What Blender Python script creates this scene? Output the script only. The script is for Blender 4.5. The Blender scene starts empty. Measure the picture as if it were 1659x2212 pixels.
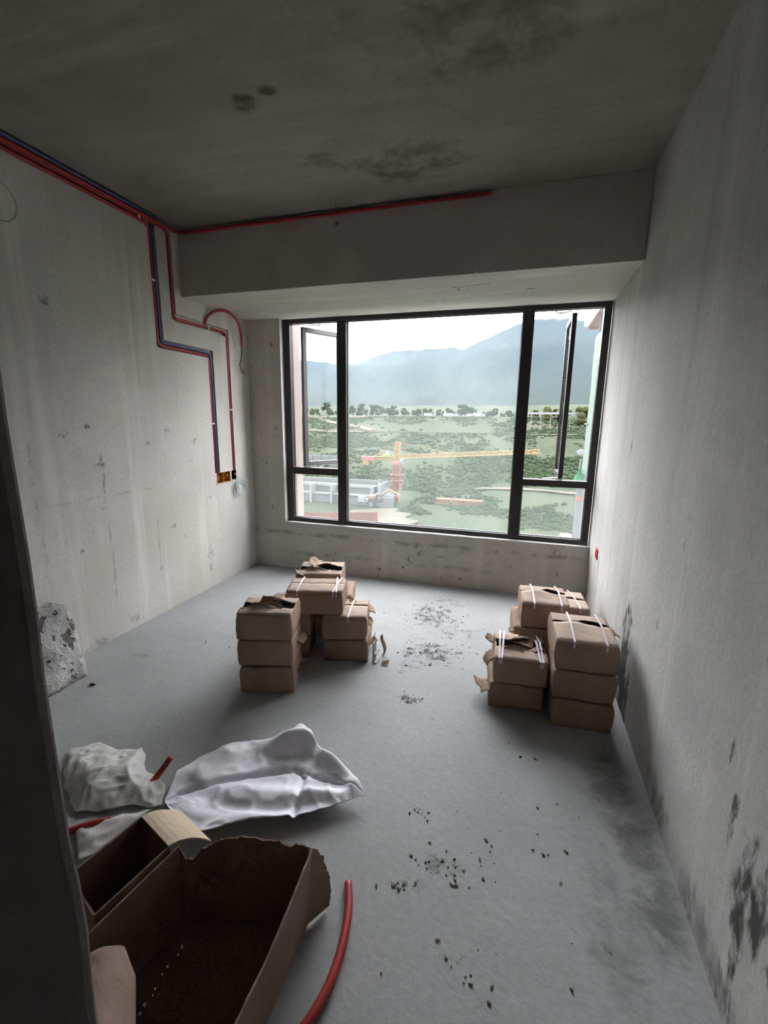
import bpy, bmesh, math, random
from mathutils import Vector, Matrix, noise as mnoise

# ------------------------------------------------------------------ camera, sky, exposure
SC = bpy.context.scene
COL = SC.collection
CAM_F, CAM_YAW, CAM_PITCH, CAM_ROLL = 972.965, -0.2953, -0.2017, 0.0123   # focal length in pixels of a 1659 wide frame
CAM_POS = Vector((2.5317, -0.1818, 1.4603))
W, D, H = 3.106, 3.681, 2.8            # room width, depth to window wall, height
BF, ZB = 2.849, 2.346                  # front face and underside of the beam over the window

def cam_axes():
    cy, sy, cp, sp = math.cos(CAM_YAW), math.sin(CAM_YAW), math.cos(CAM_PITCH), math.sin(CAM_PITCH)
    f = Vector((sy*cp, cy*cp, sp)); r = Vector((cy, -sy, 0)); u = r.cross(f)
    cr, sr = math.cos(CAM_ROLL), math.sin(CAM_ROLL)
    return r*cr+u*sr, u*cr-r*sr, f
CR, CU, CF = cam_axes()
def hit(px, py, axis, v):              # point of the place seen at a pixel, at a known x, y or z
    d = CF*CAM_F+CR*(px-829.5)-CU*(py-1106)
    t = (v-CAM_POS[axis])/d[axis]
    return CAM_POS+d*t
def fl(px, py, z=0.0): return hit(px, py, 2, z)

cam = bpy.data.cameras.new('camera')
cam.sensor_fit = 'HORIZONTAL'; cam.sensor_width = 36.0; cam.lens = 36.0*CAM_F/1659.0
cam.clip_start = 0.02; cam.clip_end = 9000
camo = bpy.data.objects.new('camera', cam); COL.objects.link(camo)
m = Matrix((CR, CU, -CF)).transposed().to_4x4(); m.translation = CAM_POS
camo.matrix_world = m
SC.camera = camo

world = bpy.data.worlds.new('overcast_sky'); SC.world = world; world.use_nodes = True
bg = world.node_tree.nodes['Background']
bg.inputs['Color'].default_value = (0.965, 0.97, 1.0, 1); bg.inputs['Strength'].default_value = 16.5
SC.view_settings.view_transform = 'Standard'; SC.view_settings.look = 'None'
SC.view_settings.gamma = 1.0; SC.view_settings.use_curve_mapping = False
SC.view_settings.exposure = 0.0

# ------------------------------------------------------------------ node helpers
class NT:
    def __init__(s, name):
        s.m = bpy.data.materials.new(name); s.m.use_nodes = True
        s.t = s.m.node_tree; s.n = s.t.nodes; s.n.clear()
        s.out = s.n.new('ShaderNodeOutputMaterial')
        s.co = s.n.new('ShaderNodeTexCoord').outputs['Object']
    def put(s, sock, v):
        if hasattr(v, 'is_linked') or hasattr(v, 'links'): s.t.links.new(v, sock)
        else:
            if isinstance(v, (tuple, list)) and len(v) == 3 and sock.type == 'RGBA': v = (*v, 1)
            sock.default_value = v
    def math(s, op, a, b=0.0, c=0.0):
        k = s.n.new('ShaderNodeMath'); k.operation = op
        for i, v in enumerate((a, b, c)): s.put(k.inputs[i], v)
        return k.outputs[0]
    def vm(s, op, a, b=(0, 0, 0)):
        k = s.n.new('ShaderNodeVectorMath'); k.operation = op
        s.put(k.inputs[0], a); s.put(k.inputs[1], b)
        return k.outputs['Value'] if op in ('LENGTH', 'DISTANCE', 'DOT_PRODUCT') else k.outputs[0]
    def noise(s, scale, detail=4, rough=.55, vec=None, dist=0.0, col=False):
        k = s.n.new('ShaderNodeTexNoise')
        s.put(k.inputs['Vector'], s.co if vec is None else vec)
        k.inputs['Scale'].default_value = scale; k.inputs['Detail'].default_value = detail
        k.inputs['Roughness'].default_value = rough; k.inputs['Distortion'].default_value = dist
        return k.outputs['Color' if col else 'Fac']
    def mr(s, v, a, b, c=0.0, d=1.0, smooth=True):
        k = s.n.new('ShaderNodeMapRange')
        if smooth: k.interpolation_type = 'SMOOTHSTEP'
        for i, x in enumerate((v, a, b, c, d)): s.put(k.inputs[i], x)
        return k.outputs[0]
    def mix(s, f, a, b):
        k = s.n.new('ShaderNodeMix'); k.data_type = 'RGBA'
        s.put(k.inputs[0], f); s.put(k.inputs[6], a); s.put(k.inputs[7], b)
        return k.outputs[2]
    def xyz(s, v=None):
        k = s.n.new('ShaderNodeSeparateXYZ'); s.put(k.inputs[0], s.co if v is None else v)
        return k.outputs
    def scale(s, v3): return s.vm('MULTIPLY', s.co, v3)
    def bsdf(s, color, rough=.8, bump=None, bd=.01, bs=.5, spec=.3, metal=0.0):
        k = s.n.new('ShaderNodeBsdfPrincipled')
        s.put(k.inputs['Base Color'], color); s.put(k.inputs['Roughness'], rough)
        k.inputs['Specular IOR Level'].default_value = spec; k.inputs['Metallic'].default_value = metal
        if bump is not None:
            b = s.n.new('ShaderNodeBump'); s.put(b.inputs['Height'], bump)
            b.inputs['Distance'].default_value = bd; b.inputs['Strength'].default_value = bs
            s.t.links.new(b.outputs[0], k.inputs['Normal'])
        return k.outputs[0]
    def done(s, sh):
        s.t.links.new(sh, s.out.inputs['Surface']); return s.m

ALB = 1.0                              # overall reflectance of the overcast outdoors set below
def plain(name, c, rough=.6, spec=.3, var=.12, scale=20, bump=0.0, metal=0.0):
    c = tuple(x*ALB for x in c)
    t = NT(name); n = t.noise(scale, 3)
    k = t.mix(n, tuple(x*(1-var) for x in c), tuple(min(1, x*(1+var)) for x in c))
    return t.done(t.bsdf(k, rough, n if bump else None, bump, .6, spec, metal))

RFL = 1.0
def concrete(name, a, b, blobs=(), lines=(), streak=None, dark=(.045, .042, .04), spots=0.0, bump=.006, rough=.85, warm=None, bst=(1, 1, 1)):
    """cast concrete: cloudy tone, vertical runs, pin holes, plus stains (centre, radii, strength, threshold, noise scale)"""
    a = tuple(min(.72, x*RFL) for x in a); b = tuple(min(.75, x*RFL) for x in b); warm = tuple(x*RFL for x in warm) if warm else None
    t = NT(name)
    big = t.mr(t.noise(1.1, 5, .6), .3, .7)
    c = t.mix(big, a, b)
    if warm:
        c = t.mix(t.mr(t.noise(.8, 3, .5, t.vm('ADD', t.co, (7, 3, 1))), .45, .7), c, warm)
    fine = t.noise(45, 5, .65)
    c = t.mix(t.mr(fine, .3, .75, 0, .35), c, tuple(x*.72 for x in a))
    if streak:
        st = t.noise(1.0, 4, .6, t.scale(streak))
        c = t.mix(t.mr(st, .5, .75, 0, .5), c, tuple(min(1, x*1.25) for x in b))
        st2 = t.noise(1.0, 4, .6, t.vm('ADD', t.scale(streak), (11, 5, 3)))
        c = t.mix(t.mr(st2, .55, .8, 0, .4), c, tuple(x*.6 for x in a))
    if spots:
        sp = t.noise(14, 2, .5, t.vm('ADD', t.co, (3, 9, 2)))
        c = t.mix(t.mr(sp, .70, .76, 0, spots), c, dark)
    tot = None
    ncache = {}
    for (cen, rad, stg, th, ns) in blobs:
        ln = t.vm('LENGTH', t.vm('DIVIDE', t.vm('SUBTRACT', t.co, cen), rad))
        f = t.mr(ln, 1.0, .25)
        key = ns
        if key not in ncache: ncache[key] = t.noise(ns, 6, .7, t.scale(bst), .4)
        v = t.math('ADD', ncache[key], t.math('MULTIPLY', t.math('SUBTRACT', f, 1.0), .22))
        v = t.math('MULTIPLY', t.math('MULTIPLY', t.mr(v, th-(.08 if ns < 10 else 0), th+(.25 if ns < 10 else .20)), stg), t.mr(f, 0, .35))
        tot = v if tot is None else t.math('MAXIMUM', tot, v)
    for (ax, val, lo_ax, lo, hi, stg, wd) in lines:
        o = t.xyz()
        wob = t.math('MULTIPLY', t.math('SUBTRACT', t.noise(2.5, 4, .6), .5), .05)
        e = t.math('ABSOLUTE', t.math('SUBTRACT', t.math('ADD', o[ax], wob), val))
        v = t.math('MULTIPLY', t.mr(e, wd, wd*.3), t.mr(t.noise(6, 5, .7), .42, .6))
        v = t.math('MULTIPLY', v, t.math('MULTIPLY', t.mr(o[lo_ax], lo-.03, lo+.03), t.mr(o[lo_ax], hi+.03, hi-.03)))
        v = t.math('MULTIPLY', v, stg)
        tot = v if tot is None else t.math('MAXIMUM', tot, v)
    if tot is not None: c = t.mix(tot, c, dark)
    h = t.math('ADD', t.math('MULTIPLY', t.noise(9, 6, .6), .6), t.math('MULTIPLY', fine, .4))
    return t.done(t.bsdf(c, rough, h, bump, .7, .08))

# ------------------------------------------------------------------ mesh helpers
def link(name, me, mat=None, parent=None, smooth=False):
    o = bpy.data.objects.new(name, me); COL.objects.link(o)
    if mat is not None: me.materials.append(mat)
    if parent is not None: o.parent = parent
    if smooth:
        for p in me.polygons: p.use_smooth = True
    return o
def from_bm(name, bm, mat=None, parent=None, smooth=False):
    bmesh.ops.recalc_face_normals(bm, faces=bm.faces)
    me = bpy.data.meshes.new(name); bm.to_mesh(me); bm.free()
    return link(name, me, mat, parent, smooth)
def pyd(name, vs, fs, mat=None, parent=None, smooth=False):
    me = bpy.data.meshes.new(name); me.from_pydata([tuple(v) for v in vs], [], fs); me.update()
    return link(name, me, mat, parent, smooth)
def tag(o, label=None, cat=None, group=None, kind=None):
    if label: o['label'] = label
    if cat: o['category'] = cat
    if group: o['group'] = group
    if kind: o['kind'] = kind
    return o
def empty(name, loc=(0, 0, 0), rz=0.0):
    o = bpy.data.objects.new(name, None); COL.objects.link(o)
    o.empty_display_size = .05; o.location = loc; o.rotation_euler = (0, 0, rz)
    return o
def add_box(bm, lo, hi, bevel=0.0, seg=2):
    r = bmesh.ops.create_cube(bm, size=1.0)
    lo, hi = Vector(lo), Vector(hi)
    for v in r['verts']:
        v.co = Vector(((lo[i]+hi[i])/2+v.co[i]*(hi[i]-lo[i]) for i in range(3)))
    if bevel:
        es = {e for v in r['verts'] for e in v.link_edges}
        bmesh.ops.bevel(bm, geom=list(es), offset=bevel, segments=seg, affect='EDGES', profile=.5)
def box(name, lo, hi, mat, parent=None, bevel=0.0):
    bm = bmesh.new(); add_box(bm, lo, hi, bevel); return from_bm(name, bm, mat, parent)
def add_bar(bm, p, q, r, n=4):
    p, q = Vector(p), Vector(q); d = q-p; L = d.length
    if L < 1e-6: return
    mt = d.to_track_quat('Z', 'Y').to_matrix().to_4x4(); mt.translation = (p+q)/2
    bmesh.ops.create_cone(bm, cap_ends=True, segments=n, radius1=r, radius2=r, depth=L, matrix=mt)
def smooth_path(pts, rad, k=6):
    pts = [Vector(p) for p in pts]; out = [pts[0]]
    for a, b, c in zip(pts, pts[1:], pts[2:]):
        u, v = (a-b), (c-b); r = min(rad, u.length*.48, v.length*.48)
        s, e = b+u.normalized()*r, b+v.normalized()*r
        for i in range(k+1):
            t = i/k; out.append(s*(1-t)**2+b*2*t*(1-t)+e*t*t)
    out.append(pts[-1]); return out
def catmull(pts, k=8):
    pts = [Vector(p) for p in pts]; P = [pts[0]*2-pts[1]]+pts+[pts[-1]*2-pts[-2]]; out = []
    for i in range(1, len(P)-2):
        a, b, c, d = P[i-1:i+3]
        for j in range(k):
            t = j/k
            out.append(.5*((2*b)+(c-a)*t+(2*a-5*b+4*c-d)*t*t+(3*b-a-3*c+d)*t**3))
    out.append(pts[-1]); return out
def tube(name, pts, r, mat, parent=None, n=10, cap=True, hollow=False):
    pts = [Vector(p) for p in pts]; vs, fs = [], []
    t0 = (pts[1]-pts[0]).normalized()
    nrm = t0.orthogonal().normalized()
    for i, p in enumerate(pts):
        a = pts[max(i-1, 0)]; b = pts[min(i+1, len(pts)-1)]; t = (b-a).normalized()
        nrm = (nrm-t*nrm.dot(t)).normalized(); bn = t.cross(nrm)
        for j in range(n):
            an = 2*math.pi*j/n; vs.append(p+(nrm*math.cos(an)+bn*math.sin(an))*r)
    for i in range(len(pts)-1):
        for j in range(n):
            a, b = i*n+j, i*n+(j+1) % n; fs.append((a, b, b+n, a+n))
    if cap:
        fs.append(tuple(reversed(range(n)))); fs.append(tuple((len(pts)-1)*n+j for j in range(n)))
    return pyd(name, vs, fs, mat, parent, True)
def sheet(name, fn, nu, nv, th, mat, parent=None, smooth=True):
    """a sheet of real thickness from a function of (u, v) in 0..1"""
    P = [[Vector(fn(i/(nu-1), j/(nv-1))) for j in range(nv)] for i in range(nu)]
    vs, fs = [], []
    for i in range(nu):
        for j in range(nv):
            du = P[min(i+1, nu-1)][j]-P[max(i-1, 0)][j]; dv = P[i][min(j+1, nv-1)]-P[i][max(j-1, 0)]
            nr = du.cross(dv); nr = nr.normalized() if nr.length > 1e-9 else Vector((0, 0, 1))
            vs.append(P[i][j]+nr*th/2); vs.append(P[i][j]-nr*th/2)
    ix = lambda i, j, s: (i*nv+j)*2+s
    for i in range(nu-1):
        for j in range(nv-1):
            fs.append((ix(i, j, 0), ix(i+1, j, 0), ix(i+1, j+1, 0), ix(i, j+1, 0)))
            fs.append((ix(i, j, 1), ix(i, j+1, 1), ix(i+1, j+1, 1), ix(i+1, j, 1)))
    for i in range(nu-1):
        fs.append((ix(i, 0, 1), ix(i+1, 0, 1), ix(i+1, 0, 0), ix(i, 0, 0)))
        fs.append((ix(i, nv-1, 0), ix(i+1, nv-1, 0), ix(i+1, nv-1, 1), ix(i, nv-1, 1)))
    for j in range(nv-1):
        fs.append((ix(0, j, 0), ix(0, j+1, 0), ix(0, j+1, 1), ix(0, j, 1)))
        fs.append((ix(nu-1, j, 1), ix(nu-1, j+1, 1), ix(nu-1, j+1, 0), ix(nu-1, j, 0)))
    return pyd(name, vs, fs, mat, parent, smooth)
def nz(x, y=0.0, z=0.0, s=1.0): return mnoise.noise(Vector((x*s, y*s, z*s)))
def ridged(x, y, s, seed=0.0): return 1-abs(mnoise.noise(Vector((x*s, y*s, seed))))*2
def lerp_poly(pts, u):
    pts = [Vector(p) for p in pts]; L = [(b-a).length for a, b in zip(pts, pts[1:])]; t = u*sum(L)
    for a, b, l in zip(pts, pts[1:], L):
        if t <= l or b is pts[-1]: return a.lerp(b, min(1, t/l))
        t -= l
    return pts[-1]
def interp(tab, x):
    if x <= tab[0][0]: return tab[0][1]
    for (a, b), (c, d) in zip(tab, tab[1:]):
        if x <= c: return b+(d-b)*(x-a)/(c-a)
    return tab[-1][1]
def cut(o, boxes):
    cs = []
    for lo, hi in boxes:
        c = box('cutter', lo, hi, None); cs.append(c)
        md = o.modifiers.new('cut', 'BOOLEAN'); md.operation = 'DIFFERENCE'; md.solver = 'EXACT'; md.object = c
    dg = bpy.context.evaluated_depsgraph_get()
    me = bpy.data.meshes.new_from_object(o.evaluated_get(dg)); o.modifiers.clear(); o.data = me
    for c in cs: bpy.data.objects.remove(c, do_unlink=True)

# ------------------------------------------------------------------ materials
def bl(p, r, s=.8, th=.45, ns=14, n=None):
    rad = [r, r, r] if not isinstance(r, (tuple, list)) else list(r)
    return (tuple(p), tuple(rad), s, th, ns)
floor_blobs = [bl(fl(px, py), r, s, th, ns) for px, py, r, s, th, ns in [
    (935, 1330, (.30, .34, 1), .85, .42, 19), (960, 1300, (.45, .2, 1), .55, .47, 22), (930, 1410, (.34, .26, 1), .85, .43, 19), (985, 1365, (.3, .2, 1), .6, .47, 17),
    (885, 1510, (.13, .08, 1), .7, .43, 17), (870, 1440, (.22, .14, 1), .5, .47, 22), (990, 1578, (.06, .04, 1), .5, .42, 22),
    (960, 1870, (.14, .1, 1), .7, .46, 22), (865, 1912, (.06, .035, 1), .85, .42, 22), (905, 1750, (.05, .03, 1), .6, .42, 22),
    (1000, 2085, (.1, .05, 1), .6, .47, 22), (300, 1415, (.14, .05, 1), .4, .44, 17), (770, 1280, (.3, .1, 1), .35, .5, 17),
    (1330, 1700, (.16, .42, 1), .5, .40, 7), (1400, 1880, (.12, .5, 1), .6, .38, 7), (1330, 2000, (.12, .4, 1), .5, .40, 7),  # soft stains along the right wall, with shading painted into them
    (1270, 2050, (.03, .02, 1), .8, .4, 22), (1075, 1945, (.02, .015, 1), .8, .4, 22), (820, 1430, (.12, .03, 1), .5, .45, 22), (1400, 1850, (.2, .6, 1), .3, .5, 7)]]
M = {}
M['floor'] = concrete('screed_floor', (.345, .352, .358), (.43, .438, .445), floor_blobs, bump=.006, dark=(.055, .056, .058), rough=.85)
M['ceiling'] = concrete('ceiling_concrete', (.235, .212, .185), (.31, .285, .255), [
    bl(hit(520, 225, 2, H), (.12, .09, 1), .95, .36, 7), bl(hit(577, 196, 2, H), (.06, .05, 1), .95, .36, 7),
    bl(hit(880, 350, 2, H), (.55, .28, 1), .7, .42, 7), bl(hit(690, 345, 2, H), (.2, .12, 1), .55, .40, 7),
    bl(hit(1080, 60, 2, H), (.7, .35, 1), .55, .44, 7), bl(hit(700, 60, 2, H), (.5, .15, 1), .3, .46, 7), bl(hit(330, 400, 2, H), (.3, .2, 1), .25, .46, 7)],
    streak=(.8, 6, 1), dark=(.07, .058, .048), bump=.005)
left_blobs = [bl(hit(px, py, 0, 0), (1, r*1.15, r*1.15), min(.95, s*1.35), th-.02, 22) for px, py, r, s, th in [
    (138, 935, .055, .65, .46), (187, 921, .03, .7, .42), (363, 928, .045, .7, .44), (320, 958, .03, .7, .42), (418, 952, .05, .6, .45),
    (178, 1193, .04, .6, .46), (95, 646, .05, .5, .40), (455, 1075, .03, .6, .44), (375, 1135, .04, .5, .44), (350, 1225, .03, .4, .44),
    (455, 1225, .05, .5, .44), (225, 1095, .05, .5, .46), (218, 1010, .06, .55, .46), (300, 1330, .12, .35, .48), (70, 1000, .05, .35, .46), (455, 1195, .09, .4, .46)]]
left_blobs.append(bl((0, 1.85, .02), (1, .25, .06), .4, .42, 17))
LN = lambda px0, py0, px1, py1, s, w: (1, (hit(px0, py0, 0, 0)[1]+hit(px1, py1, 0, 0)[1])/2, 2, hit(px1, py1, 0, 0)[2], hit(px0, py0, 0, 0)[2], s, w)
M['wall_left'] = concrete('left_wall_concrete', (.52, .495, .47), (.66, .635, .605), left_blobs,
    [LN(60, 960, 85, 1130, .45, .012), LN(90, 1160, 115, 1300, .5, .012), LN(217, 985, 230, 1100, .6, .018), LN(240, 1130, 252, 1320, .45, .012),
     LN(340, 1120, 352, 1260, .35, .01), LN(452, 780, 466, 985, .6, .010), LN(470, 1060, 480, 1190, .5, .008), (2, .96, 1, 1.6, 2.4, .3, .008)],
    streak=(1, 7, .35), dark=(.10, .095, .09), spots=.25, warm=(.54, .49, .445))
M['wall_right'] = concrete('right_wall_plaster', (.41, .40, .39), (.53, .52, .505),
    [bl((W, hit(1350, 1400, 0, W)[1], .26), (1, .15, .40), .97, .30, 17), bl((W, 2.2, .1), (1, .22, .28), .97, .30, 17),
     bl(hit(1580, 1740, 0, W), (1, .06, .16), .9, .42, 17), bl(hit(1600, 1950, 0, W), (1, .10, .26), .92, .40, 17), bl(hit(1585, 2050, 0, W), (1, .05, .16), .95, .38, 17), bl(hit(1640, 1960, 0, W), (1, .08, .2), .9, .41, 17),
     bl(hit(1630, 1850, 0, W), (1, .03, .2), .8, .42, 17), bl(hit(1650, 2130, 0, W), (1, .07, .1), .8, .42, 17), bl(hit(1582, 1625, 0, W), (1, .015, .07), .8, .4, 17),
     bl((W, 1.3, .05), (1, .9, .14), .65, .42, 7), bl((W, .9, .05), (1, .5, .12), .7, .42, 17), bl(hit(1418, 1450, 0, W), (1, .02, .03), .9, .38, 17),
     bl(hit(1365, 960, 0, W), (1, .03, .08), .6, .42, 17), bl(hit(1300, 1270, 0, W), (1, .05, .1), .5, .44, 17), bl(hit(1420, 1350, 0, W), (1, .02, .05), .5, .42, 17), bl(hit(1480, 1180, 0, W), (1, .03, .06), .5, .44, 17)],
    [LN2 for LN2 in [(1, hit(1375, 700, 0, W)[1], 2, .6, 2.2, .5, .008), (1, hit(1300, 1150, 0, W)[1], 2, .2, .9, .7, .012)]],
    streak=(1, 8, .3), dark=(.035, .032, .03), spots=.15, bump=.006, bst=(1, 1, .4))
M['wall_window'] = concrete('window_wall_concrete', (.50, .47, .435), (.62, .59, .55),
    [bl(hit(px, py, 1, D), (r, 1, r), s, th, ns) for px, py, r, s, th, ns in [
     (885, 1207, .08, .95, .44, 22), (995, 1250, .03, .95, .36, 22), (755, 1215, .04, .7, .42, 22), (820, 1230, .03, .9, .38, 22), (870, 1225, .025, .9, .38, 22), (720, 1210, .02, .9, .36, 22),
     (900, 1190, .12, .5, .46, 17), (1100, 1220, .1, .4, .46, 17), (585, 745, .035, .8, .40, 22), (595, 925, .03, .85, .40, 22), (597, 960, .035, .85, .42, 22), (600, 1085, .03, .8, .42, 22), (585, 1010, .02, .6, .4, 22),
     (1040, 1240, .02, .9, .36, 22), (1060, 1215, .06, .5, .46, 17), (950, 1205, .02, .8, .38, 22)]],
    [(2, .36, 0, .0, 3.1, .45, .03), (2, .16, 0, .3, 2.4, .3, .03)],
    streak=(7, 1, .4), dark=(.055, .05, .045), spots=.4, bump=.012)
M['beam'] = concrete('beam_concrete', (.50, .475, .45), (.60, .575, .54),
    [bl(hit(728, 482, 1, BF), (.03, 1, .03), .7, .38, 17), bl(hit(640, 668, 2, ZB), (.06, .02, 1), .7, .38, 17), bl(hit(1145, 624, 2, ZB), (.05, .02, 1), .7, .38, 17), bl(hit(990, 625, 2, ZB), (.03, .1, 1), .6, .40, 17), bl(hit(930, 650, 2, ZB), (.5, .1, 1), .25, .45, 17)],
    streak=(1.2, 7, 1), dark=(.07, .065, .055), warm=(.54, .50, .44), bump=.005)
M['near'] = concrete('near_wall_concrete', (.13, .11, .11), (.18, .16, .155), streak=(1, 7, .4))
M['mortar'] = concrete('pale_mortar', (.5, .49, .46), (.6, .59, .56))
M['frame'] = plain('charcoal_aluminium', (.022, .020, .021), .38, .4, .1, 60)
M['gasket'] = plain('grey_gasket', (.25, .25, .25), .6)
M['steel'] = plain('stainless_steel', (.6, .6, .6), .35, .5, .1, 40, 0, .9)
M['red'] = plain('red_conduit_plastic', (.32, .024, .024), .42, .45, .15, 15)
M['blue'] = plain('blue_conduit_plastic', (.065, .082, .19), .42, .45, .15, 15)
M['white'] = plain('white_plastic', (.8, .8, .8), .5)
M['black'] = plain('black_plastic', (.012, .012, .012), .6)
M['yellow'] = plain('yellow_wire', (.55, .40, .06), .5)
M['wire_red'] = plain('red_wire', (.55, .06, .05), .5)
M['clear'] = plain('milky_cable', (.62, .65, .68), .35)
M['groove'] = plain('raw_groove_mortar', (.13, .11, .10), .9, .2, .3, 30, .01)

def cardboard(name, a, b, wave=True):
    t = NT(name)
    c = t.mix(t.mr(t.noise(3.5, 4, .6), .3, .7), a, b)
    c = t.mix(t.mr(t.noise(30, 5, .7), .55, .75, 0, .45), c, tuple(x*.55 for x in a))
    c = t.mix(t.mr(t.noise(9, 3, .5, t.vm('ADD', t.co, (5, 2, 8))), .62, .72, 0, .35), c, tuple(min(1, x*1.35) for x in b))
    return t.done(t.bsdf(c, .82, t.math('ADD', t.math('MULTIPLY', t.noise(60, 4, .6), .25), t.noise(11, 4, .6, dist=.6)), .010, .55, .15))
M['card'] = cardboard('kraft_cardboard', (.275, .185, .138), (.35, .245, .185))
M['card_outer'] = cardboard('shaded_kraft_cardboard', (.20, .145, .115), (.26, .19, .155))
M['card2'] = cardboard('worn_cardboard', (.25, .17, .128), (.33, .235, .178))
M['card_top'] = cardboard('lit_kraft_cardboard', (.40, .305, .25), (.49, .385, .32))  # same kraft for the carton tops, window light put into the colour
M['card_dark'] = cardboard('shade_brown_cardboard', (.15, .10, .078), (.21, .14, .105))  # same board as outside, shade inside the open cartons put into the brown
M['card_cream'] = cardboard('cream_cardboard', (.50, .41, .30), (.58, .48, .37))
M['tile'] = plain('grey_ceramic_tile', (.35, .38, .40), .5)
M['strap'] = plain('lilac_white_strap', (.58, .50, .60), .4, .4, .06)
M['crumb'] = plain('mortar_crumb', (.2, .2, .2), .9, .2, .4, 40)

t = NT('white_woven_sack')
wv = t.n.new('ShaderNodeTexBrick'); t.put(wv.inputs['Vector'], t.co)
wv.inputs['Scale'].default_value = 90; wv.inputs['Mortar Size'].default_value = .02
wv.inputs['Color1'].default_value = (.86, .86, .94, 1); wv.inputs['Color2'].default_value = (.82, .82, .90, 1); wv.inputs['Mortar'].default_value = (.70, .70, .77, 1)
c = t.mix(t.mr(t.noise(6, 5, .65), .5, .75, 0, .5), wv.outputs['Color'], (.72, .72, .80))
M['sack'] = t.done(t.bsdf(c, .55, t.math('ADD', t.math('MULTIPLY', t.noise(30, 3, .6), .4), t.noise(10, 3, .5)), .006, .5, .4))
t = NT('white_film_plastic')
pos = t.co
def print_mask(cen, r): return t.mr(t.vm('LENGTH', t.vm('SUBTRACT', t.vm('ADD', pos, t.vm('SCALE', t.noise(20, 2, col=True), (0, 0, 0))), cen)), r, r*.6)
msk = None
for q, r in [((188, 1645), .045), ((225, 1690), .022), ((250, 1712), .026)]:
    v = print_mask(tuple(fl(*q, .05)), r); msk = v if msk is None else t.math('MAXIMUM', msk, v)
msk = t.math('MULTIPLY', msk, t.mr(t.noise(40, 3), .40, .5))
c = t.mix(msk, (.90, .89, .88), (.40, .14, .17))
pb = t.bsdf(c, .35, t.noise(35, 4, .7, dist=1.2), .004, .7, .5)
tr = t.n.new('ShaderNodeBsdfTranslucent'); t.put(tr.inputs['Color'], (.9, .9, .88))
mx = t.n.new('ShaderNodeMixShader'); mx.inputs[0].default_value = .45
t.t.links.new(pb, mx.inputs[1]); t.t.links.new(tr.outputs[0], mx.inputs[2])
M['film'] = t.done(mx.outputs[0])

def glass(name, dust, col=(.80, .86, .90)):
    t = NT(name)
    tp = t.n.new('ShaderNodeBsdfTransparent'); tp.inputs['Color'].default_value = (.96, .97, .965, 1)
    tl = t.n.new('ShaderNodeBsdfTranslucent'); t.put(tl.inputs['Color'], col)
    gl = t.n.new('ShaderNodeBsdfGlossy'); gl.inputs['Roughness'].default_value = .02
    fr = t.n.new('ShaderNodeFresnel'); fr.inputs['IOR'].default_value = 1.14
    f = t.math('MULTIPLY', t.mr(t.noise(2.2, 5, .6, t.scale((1, 1, .5))), .25, .75, .75, 1.3), dust)
    f = t.math('ADD', f, t.math('MULTIPLY', t.mr(t.noise(60, 2), .72, .78), dust*1.0))
    a = t.n.new('ShaderNodeMixShader'); t.put(a.inputs[0], f)
    t.t.links.new(tp.outputs[0], a.inputs[1]); t.t.links.new(tl.outputs[0], a.inputs[2])
    b = t.n.new('ShaderNodeMixShader'); t.put(b.inputs[0], t.math('MULTIPLY', fr.outputs[0], t.math('SUBTRACT', 1.0, t.n.new('ShaderNodeNewGeometry').outputs['Backfacing'])))
    t.t.links.new(a.outputs[0], b.inputs[1]); t.t.links.new(gl.outputs[0], b.inputs[2])
    return t.done(b.outputs[0])
M['glass_dusty'] = glass('dusty_window_glass', .024)
M['glass_clean'] = glass('cleaner_sash_glass', .007)

# ------------------------------------------------------------------ the room shell
Y0 = -1.9                                       # back of the dark passage behind the doorway
def struct(o): o['kind'] = 'structure'; return o
struct(box('floor', (-.25, Y0-.2, -.16), (W+.25, D+.25, 0), M['floor']))
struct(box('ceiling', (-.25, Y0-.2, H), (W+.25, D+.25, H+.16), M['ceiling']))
wl = struct(box('wall_left', (-.25, Y0-.2, 0), (0, D+.25, H), M['wall_left']))
gd = .026
cut(wl, [((-gd, 2.562, 1.945), (.05, 2.630, H-.01)), ((-gd-.0005, 2.5625, 1.9455), (.05, 3.175, 2.008)), ((-gd-.001, 3.108, .99), (.05, 3.1745, 2.0075)),
         ((-gd, 2.728, 2.150), (.05, 2.775, H-.01)), ((-gd-.0005, 2.7285, 2.1505), (.05, 3.402, 2.212)), ((-gd-.001, 3.358, .99), (.05, 3.4015, 2.2115)),
         ((-.055, 3.125, .895), (.05, 3.315, .99)), ((-.055, 3.335, .905), (.05, 3.405, .99))])
struct(box('wall_right', (W, Y0-.2, 0), (W+.25, D+.25, H), M['wall_right']))
XL, XR, WZ0, WZ1 = .346, 3.095, .469, 2.352     # window opening
bm = bmesh.new()
add_box(bm, (0, D, 0), (XL-.012, D+.25, ZB)); add_box(bm, (XL-.012, D, 0), (W, D+.25, WZ0-.012))
struct(from_bm('wall_window', bm, M['wall_window']))
beam = struct(box('ceiling_beam', (0, BF, ZB), (W, D+.25, H), M['beam'], None, .004))
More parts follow.
